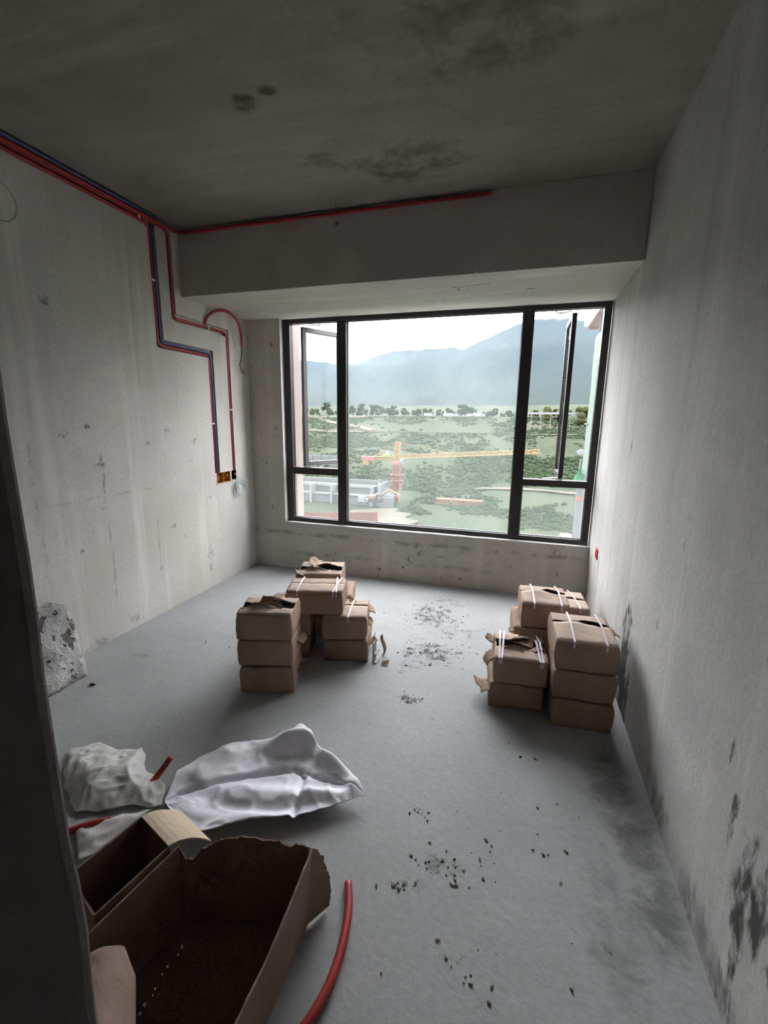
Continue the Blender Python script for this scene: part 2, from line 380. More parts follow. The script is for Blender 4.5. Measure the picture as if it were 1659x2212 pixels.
# ring of a filled sleeve on the beam, another on the left wall
def ring(name, cen, r, tube_r, axis, mat, parent, rng):
    pts = []
    for i in range(40):
        a = 2*math.pi*i/40; w = 1+.03*rng.random()
        p = (math.cos(a)*r*w, math.sin(a)*r*w)
        pts.append(Vector(cen)+(Vector((p[0], 0, p[1])) if axis == 1 else Vector((0, p[0], p[1]))))
    pts.append(pts[0]); return tube(name, pts, tube_r, mat, parent, 6, False)
rng = random.Random(5)
ring('sleeve_ring', hit(437, 606, 1, BF-.001), .083, .0055, 1, M['mortar'], beam, rng)
pl = hit(437, 606, 1, BF)
bm = bmesh.new(); bmesh.ops.create_cone(bm, cap_ends=True, segments=32, radius1=.079, radius2=.077, depth=.004, matrix=Matrix.Translation((pl.x, BF-.0015, pl.z)) @ Matrix.Rotation(math.pi/2, 4, 'X'))
from_bm('sleeve_plug', bm, M['beam'], beam)
ring('sleeve_ring', hit(-6, 430, 0, .001), .09, .003, 0, M['mortar'], wl, rng)
# shutter board joints on the underside of the beam
for px0, py0, px1, py1 in [(975, 622, 1060, 612), (1030, 585, 1000, 648)]:
    a, b = hit(px0, py0, 2, ZB-.001), hit(px1, py1, 2, ZB-.001)
    bm = bmesh.new(); add_bar(bm, a, b, .003, 5); from_bm('board_joint', bm, M['beam'], beam)

# near wall with the doorway in which the camera stands
JX = 2.267
bm = bmesh.new(); add_box(bm, (0, -.5, 0), (JX, 0, H), .012, 3)
bmesh.ops.subdivide_edges(bm, edges=[e for e in bm.edges if abs((e.verts[0].co-e.verts[1].co).z) > 1], cuts=70)
for v in bm.verts:
    if v.co.x > 1.5: v.co.x += .003*nz(v.co.z, 3, 1, 9); v.co.y += .004*nz(v.co.z, 7, 2, 12)
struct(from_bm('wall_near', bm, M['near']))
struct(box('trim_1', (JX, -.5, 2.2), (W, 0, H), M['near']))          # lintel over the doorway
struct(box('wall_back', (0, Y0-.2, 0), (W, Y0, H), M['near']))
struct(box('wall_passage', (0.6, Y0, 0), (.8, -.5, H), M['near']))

# pale mortar bed under the window frame, along the left reveal
def rough_strip(name, lo, hi, mat, n, ax, amp):
    bm = bmesh.new(); add_box(bm, lo, hi)
    L = [e for e in bm.edges if abs((e.verts[0].co-e.verts[1].co)[ax]) > .3]
    bmesh.ops.subdivide_edges(bm, edges=L, cuts=n)
    for v in bm.verts:
        for k in range(3):
            if k != ax: v.co[k] += amp*nz(v.co.x*9, v.co.z*9+k*5, v.co.y*9)
    return from_bm(name, bm, mat)
struct(rough_strip('trim_2', (XL-.012, D-.004, WZ0-.012), (W, D+.14, WZ0-.001), M['mortar'], 60, 0, .003))
struct(rough_strip('trim_3', (XL-.013, D-.003, WZ0), (XL-.001, D+.14, WZ1-.006), M['mortar'], 50, 2, .002))

# ------------------------------------------------------------------ the window
FY0, FY1 = D+.055, D+.125
win = empty('window_1', ((XL+XR)/2, FY0, WZ0)); win['kind'] = 'structure'
def wpart(name, lo, hi, mat, parent=win, bevel=.003):
    o = box(name, lo, hi, mat, None, bevel); o.parent = parent
    o.matrix_parent_inverse = parent.matrix_basis.inverted() if parent is win else Matrix()
    return o
wm1, wm2 = (.885, .972), (2.460, 2.548)
zt, zb = WZ1-.044, WZ0+.038
wpart('frame_sill', (XL, FY0, WZ0), (XR, FY1, zb), M['frame'])
wpart('frame_head', (XL, FY0, zt), (XR, FY1, ZB-.001), M['frame'])
wpart('frame_jamb', (XL, FY0, zb), (XL+.066, FY1, zt), M['frame'])
wpart('frame_jamb', (XR-.052, FY0, zb), (XR, FY1, zt), M['frame'])
for a in (wm1, wm2): wpart('mullion', (a[0], FY0-.012, zb-.002), (a[1], FY1, zt+.002), M['frame'])
wpart('transom', (XL+.066, FY0, .940), (wm1[0], FY1, 1.003), M['frame'])
wpart('transom', (wm2[1], FY0, .938), (XR-.052, FY1, .992), M['frame'])
GY = D+.095
def pane(lo, hi, mat, name='pane'): return wpart(name, (lo[0], GY, lo[1]), (hi[0], GY+.008, hi[1]), mat, win, 0)
fixed = [((wm1[1], zb), (wm2[0], zt)), ((XL+.066, zb), (wm1[0], .940)), ((wm2[1], zb), (XR-.052, .938))]
for lo, hi in fixed:
    pane(lo, hi, M['glass_dusty'])
    g = .006
    for a, b in [((lo[0], GY-.012, lo[1]), (hi[0], GY-.001, lo[1]+g)), ((lo[0], GY-.012, hi[1]-g), (hi[0], GY-.001, hi[1])),
                 ((lo[0], GY-.012, lo[1]+g), (lo[0]+g, GY-.001, hi[1]-g)), ((hi[0]-g, GY-.012, lo[1]+g), (hi[0], GY-.001, hi[1]-g))]:
        wpart('gasket', a, b, M['gasket'], win, 0)
def sash(hinge, ang, w, z0, z1, side, handle):
    """an outward-opened sash on friction stays; built along local +x from the hinge"""
    e = empty('sash', (hinge[0], hinge[1], z0), math.radians(ang)); e.parent = win
    e.matrix_parent_inverse = win.matrix_basis.inverted()
    h, s, t = z1-z0, .042, .036
    y0, y1 = -t/2, t/2
    P = lambda n, lo, hi, mt, bv=.003: box(n, lo, hi, mt, e, bv)
    P('stile', (0, y0, 0), (s, y1, h), M['frame']); P('stile', (w-s, y0, 0), (w, y1, h), M['frame'])
    P('rail', (s, y0, 0), (w-s, y1, s), M['frame']); P('rail', (s, y0, h-s), (w-s, y1, h), M['frame'])
    P('pane', (s, -.004, s), (w-s, .004, h-s), M['glass_clean'], 0)
    if handle:
        bm = bmesh.new(); hz = h*.38
        add_box(bm, (w-.034, side*t/2-(.012 if side < 0 else 0), hz-.035), (w-.012, side*t/2+(.012 if side > 0 else 0), hz+.035), .002)
        add_box(bm, (w-.030, side*(t/2+.03)-.022, hz-.008), (w-.014, side*(t/2+.03)+.022, hz+.008), .003)
        from_bm('handle', bm, M['black'], e)
    return e
sash((.497, D+.13), 60, .452, 1.010, 2.292, -1, False)
sash((2.845, D+.13), 91, .450, 1.000, 2.292, 1, True)
for a, b in [((.70, D+.10, 2.300), (.58, D+.27, 2.300)), ((.58, D+.11, 2.300), (.70, D+.16, 2.300)), ((.70, D+.10, 1.006), (.58, D+.27, 1.006)),
             ((2.70, D+.10, 2.300), (2.84, D+.26, 2.300)), ((2.82, D+.11, 2.300), (2.72, D+.19, 2.300)), ((2.70, D+.10, .996), (2.84, D+.26, .996))]:
    bm = bmesh.new(); add_bar(bm, a, b, .005, 6); o = from_bm('friction_stay', bm, M['steel']); o.parent = win; o.matrix_parent_inverse = win.matrix_basis.inverted()

# ------------------------------------------------------------------ conduits and boxes on the left wall
CX, CRAD = -.012, .0112
def conduit(name, pts, mat, label, r=CRAD, fil=.055, clips=()):
    p = smooth_path(pts, fil) if fil else catmull(pts)
    o = tube(name, p, r, mat); tag(o, label, 'conduit')
    for c, ax in clips:
        lo = Vector(c)-Vector((.012, .014, .006) if ax == 2 else (.014, .006, .014)); hi = Vector(c)+Vector((.012, .014, .006) if ax == 2 else (.014, .006, .014))
        box('clip', lo, hi, M['white'], o, .002)
    return o
conduit('red_conduit', [(.012, -.0, 2.734), (.012, 2.540, 2.734), (CX, 2.581, 2.715), (CX, 2.581, 1.962), (CX, 3.127, 1.962), (CX, 3.127, .975)], M['red'],
        'red conduit hugging the left wall, stepping right and dropping into the switch box', clips=[((CX+.002, 2.581, hit(333, 605, 0, 0).z), 2), ((CX+.002, 3.127, hit(465, 915, 0, 0).z), 2)])
conduit('blue_conduit', [(.012, -.0, 2.786), (.012, 2.560, 2.786), (CX, 2.608, 2.765), (CX, 2.608, 1.988), (CX, 3.153, 1.988), (CX, 3.153, .975)], M['blue'],
        'dark blue conduit running beside the red one down into the switch box')
conduit('blue_conduit', [(.037, -.0, 2.786), (.037, 2.45, 2.786), (.037, 2.60, 2.787)], M['blue'], 'short dark blue conduit tucked under the ceiling, ends above the wall drop')
conduit('red_conduit', [(.012, -.0, 2.760), (.012, 2.70, 2.760), (CX, 2.752, 2.74), (CX, 2.752, 2.178), (CX, 3.380, 2.186), (CX, 3.380, .985)], M['red'],
        'red conduit in the groove nearest the window corner, ending at the black socket hole', clips=[((CX+.002, 3.380, hit(493, 885, 0, 0).z), 2), ((CX+.002, 3.14, 2.183), 1), ((.014, hit(293, 455, 0, 0).y, 2.748), 1)])
conduit('red_conduit', [(.037, -.0, 2.760), (.037, 2.78, 2.762), (.075, BF-.016, 2.770), (2.25, BF-.016, 2.772)], M['red'],
        'red conduit along the ceiling edge of the beam above the window', fil=.09)
conduit('red_conduit', [(.006, 3.085, 2.195), (.020, 3.10, 2.255), (.055, 3.17, 2.315), (.085, 3.28, 2.330), (.090, 3.41, 2.285), (.070, 3.49, 2.19), (.055, 3.515, 2.09)], M['red'],
        'looped red flexible conduit curling out under the beam by the corner', fil=0)
wirep = catmull([(.055, 3.515, 2.09), (.045, 3.515, 2.0), (.035, 3.50, 1.93), (.04, 3.53, 1.87), (.03, 3.58, 1.86)])
tag(tube('hanging_wire', wirep, .004, M['black'], None, 6), 'black wire dangling from the end of the looped red conduit', 'wire')
# switch box with wires, socket hole, coil of cable
sb = empty('switch_box', (0, 3.22, .94)); tag(sb, 'double switch box full of yellow and red wires in left wall', 'switch box')
def child(o, p): o.parent = p; o.matrix_parent_inverse = p.matrix_basis.inverted(); return o
bm = bmesh.new()
add_box(bm, (-.053, 3.126, .896), (-.050, 3.314, .989))
for lo, hi in [((-.05, 3.126, .896), (.003, 3.129, .989)), ((-.05, 3.311, .896), (.003, 3.314, .989)), ((-.05, 3.218, .896), (.0, 3.222, .989)), ((-.05, 3.126, .896), (.003, 3.314, .899)), ((-.05, 3.126, .986), (-.003, 3.314, .989))]: add_box(bm, lo, hi)
child(from_bm('box_shell', bm, plain('orange_box_plastic', (.45, .22, .07), .5)), sb)
rg = random.Random(3)
for k in range(9):
    yc = 3.172 if k < 5 else 3.265
    a = (-.045, yc+rg.uniform(-.035, .035), .985); b = (-.03, yc+rg.uniform(-.035, .035), .94+rg.uniform(-.02, .02)); c_ = (-.012, yc+rg.uniform(-.035, .035), .94+rg.uniform(-.03, .03)); d_ = (-.035, yc+rg.uniform(-.03, .03), .915)
    child(tube('wire', catmull([a, b, c_, d_], 5), .0032, [M['yellow'], M['wire_red'], M['yellow'], M['yellow'], M['wire_red'], M['wire_red'], M['black'], M['wire_red'], M['yellow']][k], None, 6), sb)
child(box('mortar_lip', (-.004, 3.118, .884), (.006, 3.322, .895), M['mortar'], None, .003), sb)
so = empty('socket_box', (0, 3.37, .945)); tag(so, 'small black open socket box right of the wire-filled switch box', 'socket box')
bm = bmesh.new(); add_box(bm, (-.053, 3.336, .906), (-.05, 3.404, .989))
for lo, hi in [((-.05, 3.336, .906), (.002, 3.339, .989)), ((-.05, 3.401, .906), (.002, 3.404, .989)), ((-.05, 3.336, .906), (.002, 3.404, .909)), ((-.05, 3.336, .986), (-.003, 3.404, .989))]: add_box(bm, lo, hi)
child(from_bm('box_shell', bm, M['black']), so)
child(box('screw_tab', (-.01, 3.392, .945), (-.002, 3.40, .957), M['white'], None, .002), so)
coil = empty('cable_coil', (.02, 3.39, .75)); tag(coil, 'loose coil of milky thin cable hanging below the socket box', 'cable')
for k in range(5):
    cy, cz, r = 3.40+.015*k, .835-.008*(k % 3), .045+.012*k
    pts = [(.018+.004*k, cy+r*1.15*math.cos(2*math.pi*i/28), cz+r*.8*math.sin(2*math.pi*i/28)+.01*math.sin(3*i)) for i in range(29)]
    child(tube('cable_loop', pts, .0032, M['clear'], None, 6), coil)
child(tube('cable_tail', catmull([(-.01, 3.335, .93), (.012, 3.335, .88), (.02, 3.33, .80), (.02, 3.345, .745), (.02, 3.36, .72)], 6), .0032, M['clear'], None, 6), coil)
bm = bmesh.new(); bmesh.ops.create_uvsphere(bm, u_segments=16, v_segments=10, radius=.026)
for v in bm.verts: v.co.x *= .35; v.co += Vector((.045, 3.385, .835))
child(from_bm('cable_plug', bm, M['clear'], None, True), coil)
# red box on the right wall
pr = hit(1290, 1196, 0, W)
rb = empty('wall_box', (W, pr.y, pr.z)); tag(rb, 'small red electrical box set low in the right wall near window', 'wall box')
bm = bmesh.new(); s = .038
for lo, hi in [((W-.008, pr.y-s, pr.z-s), (W-.0005, pr.y-s+.010, pr.z+s)), ((W-.008, pr.y+s-.010, pr.z-s), (W-.0005, pr.y+s, pr.z+s)), ((W-.008, pr.y-s+.01, pr.z-s), (W-.0005, pr.y+s-.01, pr.z-s+.01)), ((W-.008, pr.y-s+.01, pr.z+s-.01), (W-.0005, pr.y+s-.01, pr.z+s))]: add_box(bm, lo, hi)
child(from_bm('box_rim', bm, M['wire_red']), rb)
child(box('box_back', (W-.003, pr.y-s+.01, pr.z-s+.01), (W-.0005, pr.y+s-.01, pr.z+s-.01), M['red'], None), rb)

# ------------------------------------------------------------------ cartons
def carton(label, FLc, w, d, h, z, rot, seed, top=False, lift=.0, gap=.008, slot=.5, straps=(), torn=0.0, mat='card', scraps=(), group=None):
    rz = math.radians(rot); c, s = math.cos(rz), math.sin(rz)
    cx, cy = FLc[0]+c*w/2-s*d/2, FLc[1]+s*w/2+c*d/2
    root = empty('cardboard_carton', (cx, cy, z), rz); tag(root, label, 'carton', group)
    bm = bmesh.new(); hb = h-(.004 if top else 0)
    add_box(bm, (-w/2, -d/2, 0), (w/2, d/2, hb), .007, 2)
    bmesh.ops.subdivide_edges(bm, edges=[e for e in bm.edges if e.calc_length() > .08], cuts=11, use_grid_fill=True)
    for v in bm.verts:
        k = v.co.copy(); zz = k.z/h
        b = .0055*math.sin(math.pi*min(1, max(0, zz)))+.007*nz(k.x*6+seed*3.1, k.y*6, k.z*7)+.003*nz(k.x*22+seed, k.y*22, k.z*26)
        if abs(k.x) > w/2-.01: v.co.x += b*(1 if k.x > 0 else -1)
        if abs(k.y) > d/2-.01: v.co.y += b*(1 if k.y > 0 else -1)
        if k.z > h*.9: v.co.z += -.002-(.004 if top else .012)*abs(nz(k.x*7+seed, k.y*7, 2))
        if k.z > .01 and k.z < h*.9: v.co.z += .002*nz(k.x*8, k.y*8+seed, 5)
    if top:                                     # open mouth under the flaps
        ff = [f for f in bm.faces if f.normal.z > .9 and f.calc_center_median().z > hb*.9 and abs(f.calc_center_median().x) < w/2-.012 and abs(f.calc_center_median().y) < d/2-.012]
        bmesh.ops.delete(bm, geom=ff, context='FACES')
    from_bm('body', bm, M[mat], root, True)
    if top:
        box('tile_stack', (-w/2+.014, -d/2+.014, h*.35), (w/2-.014, d/2-.014, h-.034), M['tile'], root, .002)
        ys = -d/2+d*slot
        def flap(y0, y1, sg, sd):
            def fn(u, v):
                x = -w/2+.001+u*(w-.002); e = v**2
                jag = torn*(.5+.5*nz(u*9+sd, 3, 1))+.35*torn*nz(u*30+sd, 1, 4) if v > .99 else 0
                y = y0+(y1-y0)*v-(1 if y1 > y0 else -1)*jag
                return (x, y, h-.0005-.007*max(0, 1-v/.16)**2+lift*e*math.exp(-((u-.5+.12*sg)/.24)**2)+.004*v*abs(nz(u*5+sd, v*4, 2))+.003*nz(u*9, v*7+sd, 1)*min(1, v*4))
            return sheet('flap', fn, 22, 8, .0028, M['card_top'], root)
        flap(-d/2+.001, ys-gap/2, 1, seed); flap(d/2-.001, ys+gap/2, -1, seed+9.7)
    for (fx, tw) in straps:                     # bands of plastic strapping round the carton
        x = -w/2+fx*w; vs, fs = [], []; o1 = .0075
        prof = [(-d/2-o1, h-.03), (-d/2-o1, h+.003), (-d/4, h+.007+lift*.3), (0, h+.008+lift*.8), (d/4, h+.007+lift*.3), (d/2+o1, h+.003), (d/2+o1, h*.3)]
        for (y, zz) in prof:
            for sx in (-1, 1):
                for oo in (0, 1):
                    yy = y+(.0012*oo*(1 if y > 0 else -1) if abs(y) > d/2 else 0)
                    vs.append((x+sx*.005+tw*(y/d), yy, zz+(.0012*oo if abs(y) <= d/2 else 0)))
        for i in range(len(prof)-1):
            a = i*4
            for q in ((0, 2, 6, 4), (1, 5, 7, 3), (0, 4, 5, 1), (2, 3, 7, 6)): fs.append(tuple(a+k for k in q))
        pyd('strap', vs, fs, M['strap'], root)
    for k, (sx, sy, sz, ln, wd, az, curl) in enumerate(scraps):   # torn tongues of board
        ca, sa = math.cos(math.radians(az)), math.sin(math.radians(az))
        def fn(u, v):
            r_ = ln*u; el = curl*u
            out = r_*math.cos(el*.7); up = r_*math.sin(el*.7)
            ww = (v-.5)*wd*(1-.35*u)+.01*nz(u*6, v*6, k+seed)*u
            jg = .012*nz(v*14, k, seed) if u > .95 else 0
            return (sx*w/2+ca*(out+jg)-sa*ww, sy*d/2+sa*(out+jg)+ca*ww, sz*h+up+.006*nz(u*5+k, v*6, seed))
        sheet('torn_flap', fn, 10, 9, .0028, M['card2'], root)
    return root
g = .1515
RA = 16
A = (1.150, 1.712)
carton('bottom carton of the front left three-high stack, edge crushed', (1.160, 1.705), .285, .235, .150, .0005, RA+1, 1, mat='card2', scraps=[(1, .2, .5, .05, .10, -10, .6)])
carton('middle carton of the front left three-high stack', (1.148, 1.712), .292, .232, .150, .0005+g, RA, 2, scraps=[(1, .3, .7, .05, .12, -15, -.9)])
carton('torn-top carton on top of the front left three-high stack', (1.150, 1.710), .288, .232, .152, .0005+2*g, RA, 3, True, .035, .035, .42, torn=.045, scraps=[(-.1, -.2, 1.0, .06, .11, 80, 1.1), (.35, -.25, 1.0, .04, .05, 95, 1.3), (.3, .8, 1.01, .05, .16, 170, .2)])
# pair behind the front stack, bridging carton, right pair, rear stack
carton('shadowed bottom carton behind the front left stack, under the strapped one', (1.075, 2.065), .285, .20, .148, .0005, RA, 4, mat='card2')
carton('shadowed upper carton behind the front left stack, holding up the strapped one', (1.080, 2.070), .285, .20, .148, .0005+.1495, RA, 5)
carton('smooth carton with two straps bridging the stacks of the left pile', (1.235, 2.082), .340, .235, .150, .0005+.3015, RA, 6, True, .0, .003, .55, straps=((.2, .0), (.86, -.02), (.88, .03)))
carton('bottom carton of the right-hand pair in the left pile', (1.452, 2.150), .262, .30, .140, .0005, RA-2, 7, mat='card2', scraps=[(1, -.3, .6, .06, .10, 0, 1.2), (1, .2, .3, .05, .08, 20, .4)])
carton('carton with one strap on top of the right-hand pair of the left pile', (1.448, 2.140), .262, .29, .150, .0005+.1415, RA, 8, True, .004, .006, .6, straps=((.62, .02),), torn=.01, scraps=[(1, .5, .8, .05, .14, 10, -.8), (1, -.1, .5, .04, .10, -10, -1.0), (.3, .5, 1.0, .05, .05, 120, .5)])
carton('bottom carton of the rear stack in the left pile', (1.19, 2.405), .29, .28, .148, .0005, RA, 9, mat='card2')
carton('middle carton of rear left stack, sticking out to the right', (1.215, 2.415), .29, .28, .150, .0005+.1495, RA, 10, scraps=[(1, -.5, .45, .06, .10, -20, -.4)])
carton('torn-open carton on top of the rearmost stack near the window', (1.150, 2.375), .295, .285, .150, .0005+.301, RA, 11, True, .03, .04, .38, torn=.05, scraps=[(0, .1, 1.0, .10, .14, 185, .8), (-.7, -.9, 1.0, .06, .10, 200, .7), (-.2, .7, 1.0, .07, .10, 160, .7)])
RB = 4
carton('bottom carton of the burst front pair in the right pile', (2.452, 2.000), .262, .30, .140, .0005, RB+1, 21, mat='card2', scraps=[(-1, -.3, .4, .085, .12, 190, .6), (-1, -.75, .65, .05, .09, 185, -.8)])
carton('burst carton with double straps on the front pair of right pile', (2.470, 2.000), .258, .295, .142, .0005+.1415, RB, 22, True, .03, .06, .5, straps=((.10, .01), (.17, .02), (.82, -.02), (.89, -.01)), torn=.06, scraps=[(.1, .1, 1.0, .09, .12, 60, .9), (-1, -.5, .85, .07, .10, 200, -1.1), (.5, -.1, 1.0, .06, .07, -40, .5), (-1, .5, .9, .05, .10, 170, .5)])
carton('bottom carton of the three-high stack against the right wall', (2.758, 1.940), .270, .33, .150, .0005, RB-1, 23, mat='card2')
carton('middle carton of the three-high stack against the right wall', (2.752, 1.940), .272, .33, .150, .0005+g, RB-1, 24, mat='card2')
carton('strapped carton on top of the three-high stack by right wall', (2.750, 1.940), .272, .335, .150, .0005+2*g, RB-1, 25, True, .016, .014, .62, straps=((.30, .01), (.82, .01)), torn=.012, scraps=[(1, .2, .9, .04, .12, 10, -.7)])
carton('bottom carton of the back stack in the right pile', (2.575, 2.370), .26, .30, .148, .0005, RB, 26, mat='card2')
carton('middle carton of the back right stack, edging out to the left', (2.556, 2.362), .268, .31, .150, .0005+.1495, RB, 27, scraps=[(-1, -.8, .8, .03, .08, 190, -.8)])
carton('strapped carton on top of the back stack in the right pile', (2.592, 2.362), .256, .30, .150, .0005+.301, RB, 28, True, .022, .014, .60, straps=((.25, .0), (.82, .0)), torn=.006)
carton('bottom carton in the far corner beside the right wall', (2.745, 2.735), .262, .31, .148, .0005, RB, 29, mat='card2')
carton('strapped carton in the far right corner behind the back stack', (2.748, 2.735), .262, .31, .150, .0005+.1495, RB, 30, True, .01, .01, .5, straps=((.72, -.03),), torn=.01)
# a small grey bracket and a torn scrap beside the left pile
bk = empty('metal_bracket', (1.755, 2.235, 0)); tag(bk, 'small grey bent metal bracket standing beside the left carton pile', 'bracket')
for lo, hi in [((-.012, -.03, 0), (-.006, .03, .13)), ((-.006, -.03, .06), (.016, .03, .066)), ((-.006, -.03, 0), (.014, .03, .006))]: box('plate', lo, hi, M['gasket'], bk, .001)
o = sheet('cardboard_scrap', lambda u, v: (1.80+.04*u, 2.205+.03*v, .012+.01*nz(u*3, v*3, 1)+.012*u*v), 6, 6, .003, M['card2']); tag(o, 'curled cardboard scrap on the floor beside the left carton pile', 'cardboard scrap')
o = sheet('paper_curl', lambda u, v: (1.775+.012*math.sin(5*v)+.005*u, 2.30+.035*u, .003+.135*v), 4, 10, .003, M['card_dark']); tag(o, 'dark twisted board strip standing up beside the left carton pile', 'cardboard strip')

# ------------------------------------------------------------------ white woven sack
bot = [fl(*q) for q in [(358, 1752), (380, 1790), (418, 1824), (500, 1808), (600, 1796), (700, 1766), (788, 1738)]]
topp = [fl(*q) for q in [(357, 1745), (385, 1684), (440, 1644), (520, 1620), (600, 1606), (655, 1600), (700, 1652), (760, 1696), (789, 1733)]]
humps = [(fl(640, 1625), .085, .12, .045, 25), (fl(720, 1668), .055, .13, .04, -28), (fl(650, 1600), .05, .05, .04, 0), (fl(490, 1650), .045, .09, .05, 70), (fl(430, 1690), .02, .12, .05, 10),
         (fl(560, 1735), .028, .22, .05, 12), (fl(690, 1735), .025, .12, .03, 15), (fl(520, 1790), .022, .2, .035, 12), (fl(400, 1770), .02, .06, .06, 0), (fl(770, 1720), .02, .04, .04, 0)]
def sack_h(x, y):
    h = 0
    for c_, a, sx, sy, an in humps:
        ca, sa = math.cos(math.radians(an)), math.sin(math.radians(an)); dx, dy = x-c_.x, y-c_.y
        u, v = (ca*dx+sa*dy)/sx, (-sa*dx+ca*dy)/sy; h += a*math.exp(-u*u-v*v)
    h += .006*max(0, ridged(x, y, 6, 1))+.006*max(0, ridged(x, y, 11, 3))**4+.0015*nz(x, y, 5, 40)
    return h
def sackf(u, v):
    b, t_ = lerp_poly(bot, u), lerp_poly(topp, u); p = b.lerp(t_, v)
    lift = .022*max(0, 1-v/.12)*math.sin(math.pi*min(1, u*1.1))
    cr = -.022*math.exp(-((v-.50-.10*u)/.035)**2)*(1 if u < .66 else .4)-.016*math.exp(-((u-.67)/.016)**2)*(1 if v < .55 else 0)
    h = .024+sack_h(p.x, p.y)+lift+cr
    return (p.x, p.y, max(.004, h))
o = sheet('woven_sack', sackf, 110, 70, .003, M['sack']); tag(o, 'empty white woven plastic sack lying crumpled flat on the floor', 'sack')

# crumpled film bags
bagb = [fl(*q) for q in [(140, 1700), (150, 1740), (168, 1762), (235, 1752), (290, 1745), (330, 1752), (352, 1745)]]
bagt = [fl(*q) for q in [(140, 1660), (150, 1625), (215, 1608), (255, 1625), (310, 1620), (318, 1672), (358, 1700)]]
def bagf(u, v):
    p = lerp_poly(bagb, u).lerp(lerp_poly(bagt, u), v); e = math.sin(math.pi*min(1, max(0, v)))*math.sin(math.pi*min(.98, max(.06, u)))
    h = .008+.045*e*(.8+.5*nz(p.x, p.y, 3, 5))+.020*e*max(0, ridged(p.x, p.y, 8, 4))+.007*max(0, ridged(p.x, p.y, 21, 9))
    return (p.x+.012*nz(p.x, p.y, 1, 14), p.y+.012*nz(p.x, p.y, 8, 14), max(.003, h))
o = sheet('plastic_bag', bagf, 70, 60, .0015, M['film']); tag(o, 'crumpled milky plastic bag with red print beside the woven sack', 'plastic bag')
b2 = [fl(*q) for q in [(170, 1868), (205, 1852), (250, 1815), (300, 1775)]]; t2 = [fl(*q) for q in [(165, 1795), (200, 1785), (260, 1768), (330, 1755)]]
def bag2f(u, v):
    p = lerp_poly(b2, u).lerp(lerp_poly(t2, u), v)
    return (p.x, p.y, .006+.012*max(0, ridged(p.x, p.y, 14, 2))+.02*math.sin(math.pi*u)*math.sin(math.pi*v))
o = sheet('plastic_film', bag2f, 30, 24, .0015, M['film']); tag(o, 'flat strip of clear plastic film between the bag and cartons', 'plastic film')

# red conduit offcuts
def offcut(pts, r, label):
    o = tube('conduit_offcut', catmull(pts, 8), r, M['red'], None, 14); tag(o, label, 'conduit offcut')
    return o
p = [fl(*q, .013) for q in [(752, 1907), (753, 1960), (742, 2030), (718, 2110), (680, 2185), (640, 2240), (590, 2290)]]
offcut(p, .0125, 'long curved red conduit offcut lying at the front of the floor')
offcut([fl(369, 1636, .075), fl(358, 1652, .05), fl(338, 1678, .02), fl(318, 1700, .012)], .0115, 'short red conduit offcut poking up between the bag and the sack')
offcut([fl(240, 1772, .012), fl(205, 1778, .012), fl(165, 1790, .012), fl(120, 1805, .012)], .0115, 'red conduit offcut half under the plastic bag')

# ------------------------------------------------------------------ big torn open carton in front, with a small one behind
bc = empty('open_carton', (1.84, .46, 0)); tag(bc, 'large torn open brown carton in the left foreground, empty and dark inside', 'carton')
def wallp(name, p0, p1, prof, mat, jag=.0, lean=(0, 0), bow=0.0, seed=0, base=.0, parent=bc):
    p0, p1 = Vector((*p0, 0)), Vector((*p1, 0)); nr = (p1-p0).cross(Vector((0, 0, 1))).normalized()
    def fn(u, v):
        h = interp(prof, u)+(jag*(nz(u*11+seed, 2, 1)+.6*nz(u*31, seed, 4)) if v > .99 else 0)
        q = p0.lerp(p1, u)+nr*(bow*math.sin(math.pi*u)*v)+Vector((lean[0], lean[1], 0))*v*v
        return (q.x, q.y, base+(h-base)*v)
    o = sheet(name, fn, 60, 14, .005, M[mat], None, False); child(o, parent); return o
FRc, FLc, NRc, NLc = (2.022, .775), (1.672, .672), (2.035, .215), (1.585, .165)
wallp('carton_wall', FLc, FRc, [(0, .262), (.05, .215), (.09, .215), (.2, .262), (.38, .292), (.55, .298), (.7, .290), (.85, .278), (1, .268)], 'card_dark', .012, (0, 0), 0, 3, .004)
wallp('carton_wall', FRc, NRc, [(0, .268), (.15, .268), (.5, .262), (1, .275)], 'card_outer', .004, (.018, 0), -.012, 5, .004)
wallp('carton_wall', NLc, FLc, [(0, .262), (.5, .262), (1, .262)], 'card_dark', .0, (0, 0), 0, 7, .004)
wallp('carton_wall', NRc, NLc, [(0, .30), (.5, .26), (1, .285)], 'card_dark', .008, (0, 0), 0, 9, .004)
vs = [(*c_, z_) for z_ in (.001, .005) for c_ in (FRc, FLc, NLc, NRc)]
child(pyd('bottom', vs, [(0, 1, 2, 3), (7, 6, 5, 4), (0, 4, 5, 1), (1, 5, 6, 2), (2, 6, 7, 3), (3, 7, 4, 0)], M['card_dark']), bc)
fq = [fl(190, 2062, .245), fl(268, 2046, .20), fl(292, 2110, .185), fl(292, 2230, .18), fl(190, 2230, .245)]
def inflap(u, v):
    L = fq[0].lerp(fq[4], v); R = lerp_poly([fq[1], fq[2], fq[3]], v); q = L.lerp(R, u); return (q.x, q.y, q.z+.012*math.sin(math.pi*u)+.004*nz(u*4, v*5, 2))
child(sheet('inner_flap', inflap, 12, 18, .004, M['card_outer'], None), bc)
